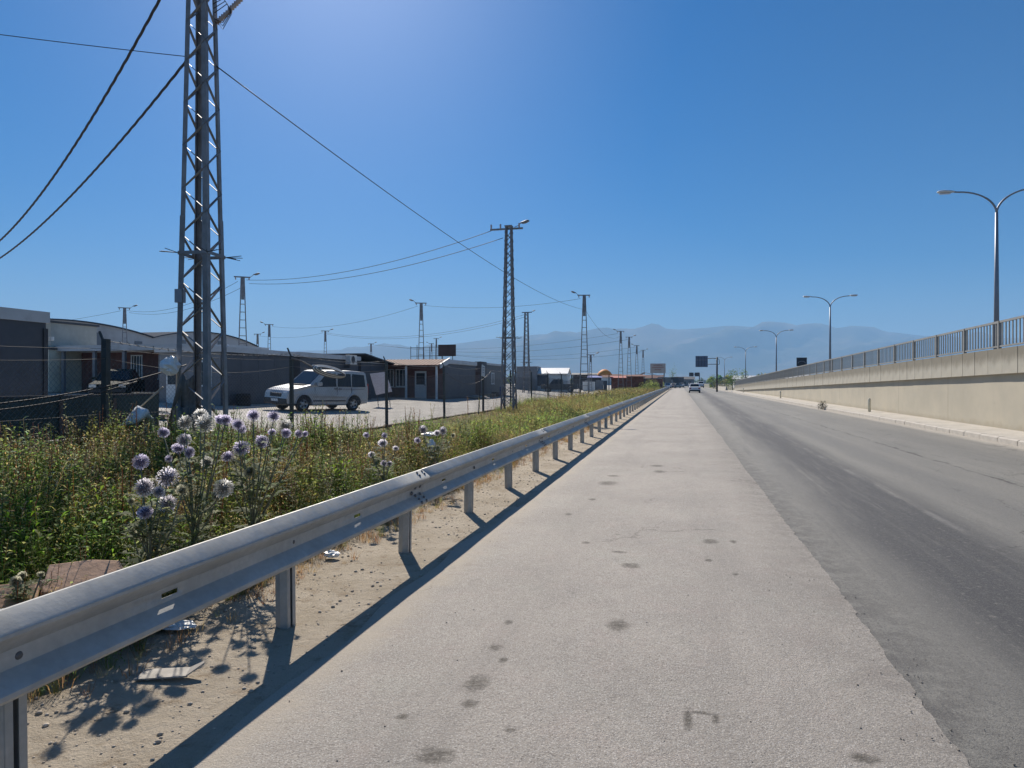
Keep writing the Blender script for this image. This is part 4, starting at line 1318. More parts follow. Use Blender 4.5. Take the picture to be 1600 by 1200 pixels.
old.rotation_euler = (0, 0, R(-58)); make_car(old, car_green, 4.2, 1.68, 1.45)
c1 = thing('white_car', 'white saloon car driving away, nearest car on the road', 'car', (2.25, 109.7, 0.0), 90, 'cars on the road'); make_car(c1, car_white)
for lab, x, y, rz in (('white car at the left of the trio far down the road', .6, 222, 90), ('white car in the middle of the trio far down the road', 3.6, 236, 92), ('white car at the right of the trio far down the road', 6.3, 215, 90)):
    c = copy_tree(c1); c.location = (x, y, 0); c.rotation_euler = (0, 0, R(rz)); c['label'] = lab
    if y == 215: c.scale = (1.05, 1.05, 1.35)
# dark pickup by the white shed
T = thing('pickup_truck', 'dark pickup truck with bare load bed parked before the white shed', 'pickup', (-15.4, 88.5, .28), 186)
prof = [(-2.4, .45), (-1.9, .40)] + arc(-1.45, .42, cz=.38)[::-1] + [(-1.0, .36), (1.05, .36)] + arc(1.5, .42, cz=.38)[::-1] + [(1.95, .40), (2.35, .45), (2.4, .95), (1.3, 1.10), (.75, 1.72), (-.35, 1.75), (-.45, 1.12), (-2.4, 1.12)]
body(T, prof, 1.8, car_dark, .12, 1.1)
side_panel(T, [(1.1, 1.15), (.70, 1.62), (-.25, 1.65), (-.25, 1.15)], 1.8, .12, 1.1, 1.75, car_glass, 'side_window')
cross_panel(T, (1.27, 1.14), (.79, 1.68), .74, .66, car_glass, 'windscreen')
MB().box(-.3, .72, -.72, .72, 1.752, 1.80).build('cab_roof', roof_white, T)
for s in (-1, 1):
    for cx in (1.5, -1.45): wheel(T, cx, s * .8, .36, .22, s)

# queue of parked lorries and cars where the rail ends
def lorry(label, x, y, rz, cabm, boxm, L=7.5, H=3.0):
    T = thing('lorry', label, 'lorry', (x, y, 0), rz, 'vehicles crowded at the end of the guardrail')
    MB().prism([(L / 2 - 2, .5), (L / 2, .5), (L / 2, 1.5), (L / 2 - .35, 2.4), (L / 2 - 2, 2.45)], -1.15, 1.15, 'Y').build('cab', cabm, T)
    MB().box(L / 2 - .12, L / 2 + .01, -1.0, 1.0, 1.5, 2.2).build('windscreen', car_glass, T)
    MB().box(-L / 2, L / 2 - 2.1, -1.2, 1.2, .95, H).build('cargo_box', boxm, T)
    MB().box(-L / 2, L / 2 - .1, -.5, .5, .55, .93).build('chassis', black_pl, T)
    for s in (-1, 1):
        for cx in (L / 2 - 1.1, -L / 2 + 1.2, -L / 2 + 2.2): wheel(T, cx, s * 1.0, .48, .28, s)
    return T
lorry('grey box lorry parked leftmost at the guardrail end', -6.6, 205, 80, car_white, wall_grey, 7, 2.9)
lorry('dark tipper lorry parked second at the guardrail end', -4.2, 214, 70, car_grey, car_dark, 7, 3.2)
lorry('dark covered lorry parked third at the guardrail end', -1.9, 222, 95, car_dark, roof_dark, 8, 3.3)
lorry('grey covered lorry nearest the road at the guardrail end', 0.2, 240, 90, car_dark, wall_dark, 8, 3.4)

# ------------------------------------------------------------------ signs
def gantry(label, x, y, h, px0, px1, pz0, pz1, name='overhead_sign'):
    T = thing(name, label, 'road sign', (x, y, 0.0))
    MB().tube([(0, 0, 0), (0, 0, h)], [.16, .13], 12).build('mast', dark_steel, T, True)
    for z in (lerp(pz0, pz1, .25), lerp(pz0, pz1, .78)):
        MB().tube([(0, 0, z), (px1 - x - .2, 0, z)], .055, 8).build('arm', dark_steel, T, True)
    MB().tube([(0, 0, h - .15), (.35, 0, h - .4), (.4, 0, lerp(pz0, pz1, .25)), (0, 0, lerp(pz0, pz1, .2))], .05, 6).build('stay', dark_steel, T, True)
    p = MB().box(px0 - x, px1 - x, -.10, -.06, pz0, pz1).build('panel', sign_back, T)
    MB().box(px0 - x, px1 - x, -.115, -.102, lerp(pz0, pz1, .62), lerp(pz0, pz1, .65)).build('stiffener', pole_grey, p)
    for k in range(1, 4):
        xx = lerp(px0, px1, k / 4) - x
        MB().box(xx - .03, xx + .03, -.115, -.102, pz0 + .08, pz1 - .08).build('stiffener', sign_dark, p)
    return T
gantry('blue-grey overhead sign panel on a dark mast above the road', 6.2, 121.0, 5.9, 2.65, 4.68, 4.25, 6.15)
T = thing('far_sign', 'pair of small dark sign panels far down the road', 'road sign', (6.5, 238, 0))
MB().tube([(0, 0, 0), (0, 0, 4.9)], .14, 10).build('mast', dark_steel, T)
MB().bar((0, 0, 4.3), (-3.4, 0, 4.3), .12, .12).build('arm', dark_steel, T)
for a, b in ((-3.4, -1.9), (-1.6, -.1)):
    MB().box(a, b, -.16, -.10, 3.66, 4.96).build('panel', sign_dark, T)
T = thing('ramp_sign', 'small dark square sign with an arc symbol standing on the ramp', 'road sign', (12.2, 75.0, top_z(75) - .1))
MB().tube([(0, 0, 0), (0, 0, 2.35)], .045, 8).build('post', pole_grey, T)
p = MB().box(-.5, .5, -.05, -.02, 1.5, 2.38).build('panel', sign_dark, T)
MB().tube([(-.36 * math.cos(math.pi * k / 10), -.06, 1.78 + .22 * math.sin(math.pi * k / 10)) for k in range(11)], .03, 6).build('arc_symbol', pole_grey, p)
# sign board on two posts at the fence
T = thing('board_sign', 'small white notice board on two thin leaning posts by the fence', 'sign', (-9.2, 31.0, .06), 0)
MB().tube([(-.02, -.3, 0), (.03, .0, 2.45)], .025, 8).build('post', dark_steel, T)
MB().tube([(0, .55, 0), (0, .55, 1.95)], .025, 8).build('post', dark_steel, T)
p = MB().prism([(.03, 1.86), (.58, 1.80), (.58, 2.32), (.10, 2.40)], .02, .05, 'X').build('board', wall_white, T)
for k in range(3):
    MB().box(.052, .056, .16, .50 - .06 * k, 2.24 - .12 * k, 2.27 - .12 * k).build('print_line', sign_back, p)
# pale banner board leaning behind the van
T = thing('leaning_banner', 'pale printed banner board leaning behind the rear of the van', 'banner', (-15.2, 33.2, yard_z(-15.2)), 8)
MB().add([(-.75, 0, 1.75), (.10, 0, 1.85), (.42, .15, .80), (-.45, .15, .62), (-.75, .04, 1.75), (.10, .04, 1.85), (.42, .19, .80), (-.45, .19, .62)], [(0, 1, 2, 3), (7, 6, 5, 4), (0, 4, 5, 1), (1, 5, 6, 2), (2, 6, 7, 3), (3, 7, 4, 0)]).build('board', lav_m, T)
for xx in (-.35, .3):
    MB().tube([(xx, .2, 0), (xx - .05, .18, .9)], .02, 6).build('leg', dark_steel, T)
# dark hoarding on a scaffold frame over the tin roof
T = thing('roof_hoarding', 'dark rusty hoarding on a scaffold frame above the tin-roofed cabin', 'billboard', (-19.0, 52.0, 3.0))
MB().box(-.0, 1.5, -.06, 0, .72, 1.66).build('panel', rust_m, T)
for k in range(6):
    xx = -2.4 + k * .55
    MB().tube([(xx, 0, 0.0), (xx, 0, 1.55 + .12 * math.sin(k * 2))], .025, 6).build('scaffold_pole', dark_steel, T)
for z in (.75, 1.45):
    MB().tube([(-2.4, .03, z), (.4, .03, z + .03)], .022, 6).build('scaffold_rail', dark_steel, T)
for xx in (.3, 1.2):
    MB().tube([(xx, .02, -.1), (xx, .02, .75)], .03, 6).build('support', dark_steel, T)
# far billboard
T = thing('far_billboard', 'pale billboard on legs beyond the white-roofed building', 'billboard', (-5.9, 194, 0))
MB().box(-2.1, 2.1, -.1, .1, 4.2, 6.9).build('panel', hoard_m, T)
for z, ww in ((6.3, 1.2), (5.7, 1.6), (5.1, .9)):
    MB().box(-ww, ww, -.13, -.102, z, z + .22).build('print_line', mat('faded_red_print', (.32, .18, .16), .7), T)
for xx in (-1.6, 1.7):
    MB().tube([(xx, .2, 0), (xx, .2, 4.4)], .14, 8).build('leg', dark_steel, T)

# ------------------------------------------------------------------ far market stalls and sheds
T = thing('brick_shed', 'brick building with a bright white sheet roof near the road end', 'shed', (-10.6, 152, 0.1))
MB().box(0, 6.9, 0, 6, 0, 2.3).build('wall', brick_m, T)
MB().prism([(-.4, 2.15), (-.4, 2.25), (3.0, 3.75), (7.4, 2.75), (7.4, 2.65), (3.0, 3.65)], -.5, 6.4, 'Y').build('roof', roof_white, T)
MB().box(1.0, 2.6, -.03, -.002, .1, 1.9).build('door', wall_dark, T)
T = thing('market_canopy', 'bright orange domed canopy over a stall among the far sheds', 'canopy', (-12.9, 120.5, .2))
MB().lathe([(1.3, 2.72), (1.25, 2.95), (.95, 3.35), (.5, 3.65), (0, 3.78)], n=14).build('dome', orange_m, T, True)
for a in range(4):
    x, y = 1.1 * math.cos(a * 1.57 + .78), 1.1 * math.sin(a * 1.57 + .78)
    MB().tube([(x, y, 0), (x, y, 2.8)], .05, 6).build('leg', dark_steel, T)
def stall(label, x, y, L, D, H, m_, wm):
    T = thing('market_stall', label, 'stall', (x, y, .15), 6, 'stalls and awnings along the far fence')
    MB().prism([(-.4, H - .35), (D + .1, H), (D + .1, H + .07), (-.4, H - .28)], -.2, L + .2, 'X').build('awning', m_, T)
    MB().box(0, L, D - .15, D, 0, H - .05).build('back_wall', wm, T)
    for xx in (0, L):
        MB().tube([(xx, -.2, 0), (xx, -.2, H - .3)], .05, 6).build('post', dark_steel, T)
stall('blue tarpaulin awning beside the orange canopy', -15.4, 117.5, 2.2, 2.5, 2.6, blue_m, wall_dark)
stall('red awning just right of the orange canopy', -11.6, 119.5, 2.4, 3, 2.55, red_m, brick_m)
stall('brown awning over dark goods left of the far poles', -10.6, 130, 4.2, 3, 2.9, roof_brown, brick_m)
stall('dark green awning right of the far poles', -9.9, 141, 3.0, 3, 2.5, car_green, wall_dark)
stall('dark flat-roofed stall left of the orange canopy', -19.5, 126, 5, 3, 3.2, roof_dark, wall_dark)
T = thing('panel_fence', 'dark grey sheet panel fence in front of the far stalls', 'fence', (-15.9, 112.0, .2), 8)
for k in range(7):
    MB().box(k * .62, k * .62 + .60, -.03, .03, .05, 1.75 + .06 * math.sin(k * 1.9)).build('panel', wall_grey if k % 3 else wall_dark, T)
tag(MB().box(-.9, .9, -.5, .5, 0, 1.5).build('utility_cabinet', wall_white, None, bevel=.03, loc=(-13.6, 104.5, .2)), 'pale square utility cabinet right of the dark pickup', 'cabinet')

# ------------------------------------------------------------------ vegetation
def height_factor(x, y):
    """how tall the weeds stand: high by the rail and by the left yard edge, low before the van"""
    near_fence = smooth01((-5.4 - x) / 2.0)
    low = smooth01((y - 10.5) / 3.5) * (1 - smooth01((y - 30) / 9))
    return (1.0 - 0.72 * near_fence * low) * lerp(.34, 1.0, smooth01((-3.0 - x) / 1.0))

class Veg:
    """triangles with a colour per vertex, stamped from templates with numpy"""
    def __init__(s):
        s.V, s.F, s.C, s.n = [], [], [], 0
    def stamp(s, tmpl, pos, scale, rot, tint):
        v, f, c = tmpl
        cs, sn = np.cos(rot), np.sin(rot)
        x = (v[None, :, 0] * cs[:, None] - v[None, :, 1] * sn[:, None]) * scale[:, None] + pos[:, 0:1]
        y = (v[None, :, 0] * sn[:, None] + v[None, :, 1] * cs[:, None]) * scale[:, None] + pos[:, 1:2]
        z = v[None, :, 2] * scale[:, None] + pos[:, 2:3]
        k, m = x.shape
        s.V.append(np.stack([x, y, z], -1).reshape(-1, 3))
        s.F.append((f[None] + (np.arange(k) * m)[:, None, None] + s.n).reshape(-1, 3))
        s.C.append((c[None] * tint[:, None, :]).reshape(-1, 3))
        s.n += k * m
    def build(s, name, m_, kind='stuff', parent=None, loc=None):
        V = np.concatenate(s.V).astype(np.float32); F = np.concatenate(s.F).astype(np.int32); C = np.concatenate(s.C).astype(np.float32)
        me = bpy.data.meshes.new(name)
        me.vertices.add(len(V)); me.vertices.foreach_set('co', V.ravel())
        me.loops.add(F.size); me.loops.foreach_set('vertex_index', F.ravel())
        me.polygons.add(len(F)); me.polygons.foreach_set('loop_start', np.arange(0, F.size, 3, dtype=np.int32))
        at = me.color_attributes.new('Col', 'FLOAT_COLOR', 'POINT')
        at.data.foreach_set('color', np.concatenate([np.clip(C, 0, 1), np.ones((len(C), 1), np.float32)], 1).ravel())
        me.materials.append(m_)
        me.update(); me.validate()
        o = obj(name, me, parent, loc)
        if kind: o['kind'] = kind
        return o

class Tm:
    def __init__(s, seed):
        s.r = random.Random(seed); s.v = []; s.f = []; s.c = []
    def blade(s, p, d, L, w_, bend, c):
        p, d = Vector(p), Vector(d).normalized()
        sd = d.cross(Vector((0, 0, 1)))
        if sd.length < .05: sd = Vector((1, 0, 0))
        sd = (Matrix.Rotation(s.r.uniform(-1, 1), 3, d) @ sd.normalized()) * (w_ / 2)
        out = Vector((d.x, d.y, 0)) * bend + Vector((0, 0, -bend * .5))
        m = p + d * L * .55
        t = p + d * L + out * L
        o = len(s.v)
        s.v += [p - sd, p + sd, m - sd * .85, m + sd * .85, t]
        s.f += [(o, o + 1, o + 3), (o, o + 3, o + 2), (o + 2, o + 3, o + 4)]
        s.c += [c] * 5
    def leaf(s, p, d, L, w_, c):
        p, d = Vector(p), Vector(d).normalized()
        sd = d.cross(Vector((s.r.uniform(-.5, .5), s.r.uniform(-.5, .5), 1)))
        sd = sd.normalized() * (w_ / 2) if sd.length > .01 else Vector((w_ / 2, 0, 0))
        m = p + d * L * .45 + Vector((0, 0, .12 * L))
        o = len(s.v)
        s.v += [p, m - sd, m + sd, p + d * L - Vector((0, 0, .1 * L))]
        s.f += [(o, o + 2, o + 1), (o + 1, o + 2, o + 3)]
        s.c += [c] * 4
    def stem(s, p, q, w_, c):
        p, q = Vector(p), Vector(q)
        d = (q - p).normalized()
        a = d.cross(Vector((.3, .2, 1)))
        a = a.normalized() * (w_ / 2) if a.length > .01 else Vector((w_ / 2, 0, 0))
        b = a.cross(d).normalized() * (w_ / 2)
        o = len(s.v)
        s.v += [p + a, p - a * .5 + b * .87, p - a * .5 - b * .87, q + a * .6, q - a * .3 + b * .5, q - a * .3 - b * .5]
        for i in range(3):
            j = (i + 1) % 3
            s.f += [(o + i, o + j, o + 3 + j), (o + i, o + 3 + j, o + 3 + i)]
        s.c += [c] * 6
    def out(s):
        return np.array([tuple(v) for v in s.v]), np.array(s.f), np.array(s.c)

GREEN = (.185, .225, .075); DKGREEN = (.11, .16, .060); OLIVE = (.26, .24, .105); STRAW = (.50, .41, .22); BROWN = (.27, .175, .10); SAGE = (.22, .235, .165)
def cj(r, c, a=.28):
    k = 1 + r.uniform(-a, a)
    return (c[0] * k * (1 + r.uniform(-.1, .1)), c[1] * k, c[2] * k * (1 + r.uniform(-.12, .12)))
def t_grass(seed, n, h, colr, w_=.006, spread=.09):
    t = Tm(seed); r = t.r
    for i in range(n):
        a = r.uniform(0, 6.28); q = r.uniform(0, spread)
        d = (math.cos(a) * r.uniform(.05, .6), math.sin(a) * r.uniform(.05, .6), 1)
        t.blade((q * math.cos(a), q * math.sin(a), 0), d, h * r.uniform(.5, 1.1), w_ * r.uniform(.7, 1.4), r.uniform(.05, .5), cj(r, colr))
    return t.out()
def t_seedgrass(seed, n, h, colr):
    t = Tm(seed); r = t.r
    for i in range(n):
        a = r.uniform(0, 6.28); q = r.uniform(0, .1)
        p = Vector((q * math.cos(a), q * math.sin(a), 0))
        e = p + Vector((math.cos(a) * r.uniform(.02, .22), math.sin(a) * r.uniform(.02, .22), h * r.uniform(.7, 1.1)))
        c = cj(r, colr)
        t.stem(p, e, .0035, c)
        for k in range(5):
            b = e - (e - p).normalized() * .025 * k
            t.leaf(b, (math.cos(a + k * 2.1), math.sin(a + k * 2.1), 1.2), .03, .009, cj(r, c))
        t.blade(p, (math.cos(a + 1), math.sin(a + 1), 1.3), h * .5, .006, .4, cj(r, colr))
    return t.out()
def t_weed(seed, stems, leaves, h, colr, ll=.055, lw=.02, stemc=None):
    t = Tm(seed); r = t.r
    for i in range(stems):
        a = r.uniform(0, 6.28)
        p = Vector((r.uniform(-.06, .06), r.uniform(-.06, .06), 0))
        e = p + Vector((math.cos(a) * r.uniform(.03, .3), math.sin(a) * r.uniform(.03, .3), 1)) * h * r.uniform(.65, 1.05)
        t.stem(p, e, .008, stemc or cj(r, (colr[0] * 1.2, colr[1] * .95, colr[2])))
        for k in range(leaves):
            f = (k + r.random()) / leaves
            b = p.lerp(e, .12 + .88 * f)
            aa = k * 2.4 + r.uniform(-.4, .4)
            reach = (1 - f) * .10 + .01
            if r.random() < .5:
                b2 = b + Vector((math.cos(aa), math.sin(aa), .7)) * reach
                t.stem(b, b2, .004, cj(r, colr)); b = b2
            L = ll * (1.25 - .6 * f) * r.uniform(.6, 1.3)
            t.leaf(b, (math.cos(aa), math.sin(aa), r.uniform(-.2, .9)), L, lw * r.uniform(.6, 1.3), cj(r, colr, .38))
    return t.out()
def t_feather(seed, h, colr):
    t = Tm(seed); r = t.r
    for i in range(4):
        a = r.uniform(0, 6.28)
        p = Vector((0, 0, 0)); e = Vector((math.cos(a) * .16, math.sin(a) * .16, 1)) * h * r.uniform(.6, 1)
        t.stem(p, e, .007, cj(r, colr))
        for k in range(26):
            f = r.uniform(.1, 1); b = p.lerp(e, f); aa = r.uniform(0, 6.28)
            t.blade(b, (math.cos(aa), math.sin(aa), r.uniform(.1, 1)), r.uniform(.05, .14), .004, .3, cj(r, colr, .35))
    return t.out()

def spots(n, x0, x1, y0, y1, dens=None):
    x = rng.uniform(x0, x1, n * 2); y = rng.uniform(y0, y1, n * 2)
    if dens is not None:
        keep = rng.random(n * 2) < np.array([dens(a, b) for a, b in zip(x, y)])
        x, y = x[keep][:n], y[keep][:n]
    else:
        x, y = x[:n], y[:n]
    return x, y
def patch(x, y, k=0.0):
    return 0.5 + 0.5 * math.sin(x * 1.1 + y * .55 + k) * math.cos(x * .47 - y * .8 + k * 1.7)
def edge_dens(x, y):
    return smooth01((-2.92 - x + .30 * vnoise(x * 2, y * 1.7)) / .45)
def scatter(veg, tmpls, n, x0, x1, y0, y1, s0, s1, dens=None, tintf=None):
    x, y = spots(n, x0, x1, y0, y1, dens)
    which = rng.integers(0, len(tmpls), len(x))
    z = np.array([verge_z(a, b) - .015 for a, b in zip(x, y)])
    hf = np.array([height_factor(a, b) for a, b in zip(x, y)])
    sc = rng.uniform(s0, s1, len(x)) * hf * np.array([.78 + .50 * patch(a * 1.6, b * 1.5, 3.1) for a, b in zip(x, y)])
    if tintf is None:
        tint = 1 + rng.uniform(-.2, .2, (len(x), 1)) + rng.uniform(-.06, .06, (len(x), 3))
    else:
        tint = np.array([tintf(a, b) for a, b in zip(x, y)]) * (1 + rng.uniform(-.18, .18, (len(x), 1)))
    for k, t in enumerate(tmpls):
        m = which == k
        if m.any():
            veg.stamp(t, np.stack([x[m], y[m], z[m]], 1), sc[m], rng.uniform(0, 6.28, m.sum()), tint[m])
def weed_tint(x, y):
    p = patch(x, y, .4)
    p = smooth01((p - .22) / .5)
    g = np.array((.86, 1.02, .9)); b = np.array((1.12, .97, 1.05))
    return g * p + b * (1 - p)
W1 = [t_weed(1, 4, 24, .80, GREEN), t_weed(2, 3, 26, .70, OLIVE, .05, .018), t_weed(3, 4, 22, .75, DKGREEN, .06, .024), t_weed(4, 3, 24, .85, SAGE, .06, .016)]
WB = [t_weed(5, 3, 20, .7, BROWN, .035, .012), t_weed(6, 3, 18, .8, (.22, .15, .08), .03, .010)]
G1 = [t_grass(11, 26, .42, GREEN), t_grass(12, 24, .5, OLIVE), t_grass(13, 22, .45, (.2, .17, .075))]
D1 = [t_seedgrass(14, 9, .62, STRAW), t_seedgrass(15, 8, .55, (.3, .25, .13)), t_grass(16, 24, .4, STRAW, .005)]
FE = [t_feather(17, .8, (.075, .13, .03)), t_feather(18, .65, (.10, .135, .04))]
def t_bushy(seed, n, rad, h, colr, ll, lw):
    t = Tm(seed); r = t.r
    for i in range(n):
        a, f = r.uniform(0, 6.28), r.random() ** .6
        q = rad * math.sqrt(r.random()) * (1 - .45 * f)
        b = Vector((q * math.cos(a), q * math.sin(a), h * f * r.uniform(.75, 1.05)))
        if i % 4 == 0:
            t.stem((b.x * .3, b.y * .3, 0), b, .004, cj(r, colr))
        aa = a + r.uniform(-1.2, 1.2)
        t.leaf(b, (math.cos(aa), math.sin(aa), r.uniform(-.3, 1.1)), ll * r.uniform(.5, 1.4), lw * r.uniform(.6, 1.4), cj(r, colr, .42))
    return t.out()
BU = [t_bushy(51, 150, .26, .55, GREEN, .05, .018), t_bushy(52, 150, .24, .5, OLIVE, .045, .014), t_bushy(53, 150, .28, .6, (.10, .15, .03), .06, .012), t_bushy(54, 140, .22, .5, (.20, .165, .06), .04, .012)]
green_left = lambda x, y: edge_dens(x, y) * (0.25 + 0.75 * smooth01((8.5 - y) / 3.5))
veg = Veg()
scatter(veg, BU, 2000, -9.4, -3.0, .5, 14, .65, 1.25, edge_dens, weed_tint)
scatter(veg, W1, 1300, -9.4, -3.0, .5, 14, .55, 1.10, edge_dens, weed_tint)
scatter(veg, FE, 1200, -9.4, -3.2, .5, 12, .55, 1.05, green_left)
scatter(veg, G1, 1900, -9.4, -2.95, .5, 14, .5, 1.1, edge_dens, weed_tint)
scatter(veg, W1 + BU[:2], 700, -9.4, -5.5, 3, 11.5, 1.0, 1.35, None, weed_tint)
veg.build('green_weeds', M_LEAF)
tag(bpy.data.objects['green_weeds'], 'dense green and olive weeds growing between the guardrail and the fence', 'weeds')
veg = Veg()
brown_d = lambda x, y: edge_dens(x, y) * (.15 + .85 * patch(x, y, 2.2))
scatter(veg, WB, 700, -9.4, -3.0, 1, 14, .5, 1.05, brown_d)
scatter(veg, D1, 900, -9.4, -2.9, 1, 14, .5, 1.1, brown_d)
scatter(veg, D1 + WB, 500, -9.4, -4.0, 3, 13, .8, 1.35, None)
# dry fringe along the dirt strip
scatter(veg, [t_grass(21, 22, .20, (.24, .15, .085), .004, .07), t_grass(22, 20, .16, (.30, .22, .12), .004, .08)], 1300, -3.5, -2.85, .8, 40, 1.0, 2.6, lambda x, y: .15 + .85 * patch(x * 2.2, y * 1.8, 1.0) ** 2)
veg.build('dry_weeds', M_DRY)
tag(bpy.data.objects['dry_weeds'], 'dry brown stalks and straw mixed into the weeds along the verge', 'weeds')
veg = Veg()
LW = [t_weed(31, 2, 14, .75, GREEN, .08, .03), t_weed(32, 2, 14, .7, OLIVE, .08, .028), t_weed(33, 2, 14, .8, (.19, .155, .08), .06, .02)]
LG = [t_grass(34, 16, .5, OLIVE, .010, .16), t_grass(35, 14, .55, (.26, .215, .11), .010, .16), t_seedgrass(36, 4, .7, STRAW)]
scatter(veg, [t_bushy(55, 60, .3, .5, GREEN, .09, .03), t_bushy(56, 60, .3, .5, OLIVE, .08, .03)], 2200, -9.4, -3.1, 14, 45, .5, 1.05, edge_dens, weed_tint)
scatter(veg, LW, 1300, -9.4, -3.1, 14, 45, .5, 1.0, edge_dens, lambda x, y: weed_tint(x, y) * .85)
scatter(veg, LG, 5200, -9.4, -2.95, 14, 45, .45, 1.05, edge_dens, lambda x, y: weed_tint(x, y) * .85)
FW = [t_grass(41, 14, .6, (.135, .14, .055), .028, .4), t_bushy(42, 26, .45, .65, OLIVE, .16, .06), t_grass(43, 12, .65, (.21, .185, .085), .026, .4)]
scatter(veg, FW, 5200, -9.4, -3.0, 45, 200, .6, 1.15, None, lambda x, y: weed_tint(x * .3, y * .3) * .72)
veg.build('far_verge_grass', M_LEAF)
tag(bpy.data.objects['far_verge_grass'], 'long yellowing grass on the verge further along the guardrail', 'grass')

# bushes at the far end of the rail and small tree crowns over the town
def bush(label, x, y, z, rx, rz_, colr, name='bush', n=420, leaf=.10, cat='bush', grp='bushes at the far end of the verge'):
    T = thing(name, label, cat, (x, y, z), 0, grp)
    t = Tm(int(x * 7 + y)); r = t.r
    lobes = [(r.uniform(-.5, .5) * rx, r.uniform(-.5, .5) * rx, rz_ * r.uniform(.35, .8), r.uniform(.4, .6)) for _ in range(6)]
    for i in range(n):
        lx, ly, lz, lr = lobes[i % 6]
        a, b = r.uniform(0, 6.28), r.uniform(-1, 1)
        q = math.sqrt(1 - b * b); rr = lr * r.uniform(.6, 1.05)
        t.leaf((lx + q * math.cos(a) * rr * rx, ly + q * math.sin(a) * rr * rx, max(.02, lz + b * rr * rz_)), (math.cos(a), math.sin(a), r.uniform(-.3, .8)), leaf * r.uniform(.7, 1.4), leaf * .6, cj(r, colr, .4))
    v = Veg(); v.stamp(t.out(), np.zeros((1, 3)), np.ones(1), np.zeros(1), np.ones((1, 3)))
    v.build('crown' if 'tree' in name else 'foliage', M_LEAF, None, T)
    MB().tube([(0, 0, -.05), (.02, 0, rz_ * .4), (.0, .03, rz_ * .8)], [.07 * rz_ / 2, .05 * rz_ / 2, .02], 6).build('trunk' if 'tree' in name else 'stem', wood_m, T)
    return T
for i, (x, y, rx, rz_, lab) in enumerate(((-5.2, 112, 1.3, 1.5, 'green bush nearest the rail, first of the far verge bushes'), (-4.8, 131, 1.5, 1.7, 'round green bush further along the rail'), (-6.0, 146, 1.6, 2.0, 'taller green bush before the brick shed'), (-4.4, 160, 1.4, 1.5, 'last green bush before the parked lorries'))):
    bush(lab, x, y, 0, rx, rz_, GREEN, n=500, leaf=.22)
for i, (x, y, h, lab) in enumerate(((-2.6, 262, 7.0, 'dark pointed tree right of the far billboard'), (10.8, 150, 3.4, 'round dark tree left of where the ramp wall ends'), (13.5, 158, 3.6, 'round dark tree just behind the ramp wall end'), (8.8, 190, 3.2, 'small dark tree right of the overhead sign mast'))):
    bush(lab, x, y, 0, 1.5, h, DKGREEN, 'far_tree', 500, .35, 'tree', 'trees near the road end')
bush('small dark weed tuft growing at the kerb edge', 8.15, 43.1, .02, .28, .42, (.02, .024, .014), 'kerb_weed', 420, .07, 'weed', None)
# low dry hedge line right of the far road
b = MB()
# ------------------------------------------------------------------ globe thistles
def head_mesh(seed, core, tip):  # pale tip colour is brightened further to paint in a lit rim
    """a ball of spiky florets: dark core, pale tips"""
    t = Tm(seed); r = t.r
    n = 230
    for i in range(n):
        zf = 1 - 2 * (i + .5) / n
        a = i * 2.39996
        q = math.sqrt(1 - zf * zf)
        d = Vector((q * math.cos(a), q * math.sin(a), zf))
        d = (d + Vector((r.uniform(-.1, .1), r.uniform(-.1, .1), r.uniform(-.1, .1)))).normalized()
        sd = d.cross(Vector((.31, .57, .76))).normalized()
        up = sd.cross(d).normalized()
        L = r.uniform(.82, 1.06)
        o = len(t.v)
        w1 = .045
        t.v += [d * .30, d * L * .78 + sd * w1, d * L * .78 - sd * w1, d * L + sd * .035, d * L - sd * .035 + up * .03]
        t.f += [(o, o + 1, o + 2), (o + 1, o + 3, o + 4), (o + 1, o + 4, o + 2)]
        k = 1 + r.uniform(-.2, .2)
        c1 = tuple(x * k for x in core); c2 = tuple(x * k for x in tip)
        t.c += [c1, c1, c1, c2, c2]
    # inner ball
    o = len(t.v)
    for i in range(6):
        for j in range(8):
            th_, ph = math.pi * i / 5, 2 * math.pi * j / 8
            t.v.append(Vector((math.sin(th_) * math.cos(ph), math.sin(th_) * math.sin(ph), math.cos(th_))) * .55); t.c.append(tuple(x * .6 for x in core))
    for i in range(5):
        for j in range(8):
            a, b2, c2_, d2 = o + i * 8 + j, o + i * 8 + (j + 1) % 8, o + (i + 1) * 8 + (j + 1) % 8, o + (i + 1) * 8 + j
            t.f += [(a, b2, c2_), (a, c2_, d2)]
    v = Veg(); v.stamp(t.out(), np.zeros((1, 3)), np.ones(1), np.zeros(1), np.ones((1, 3)))
    ob = v.build('flower_head', M_THIS, None)
    me = ob.data
    bpy.data.objects.remove(ob)
    return me
M_THIS = leaf_mat('thistle_floret', .62)
HEADS = [head_mesh(1, (.27, .26, .29), (.74, .72, .76)), head_mesh(2, (.25, .235, .31), (.64, .61, .72)), head_mesh(3, (.29, .29, .27), (.70, .69, .68)), head_mesh(4, (.21, .21, .16), (.48, .47, .38)), head_mesh(5, (.22, .17, .12), (.46, .38, .28))]
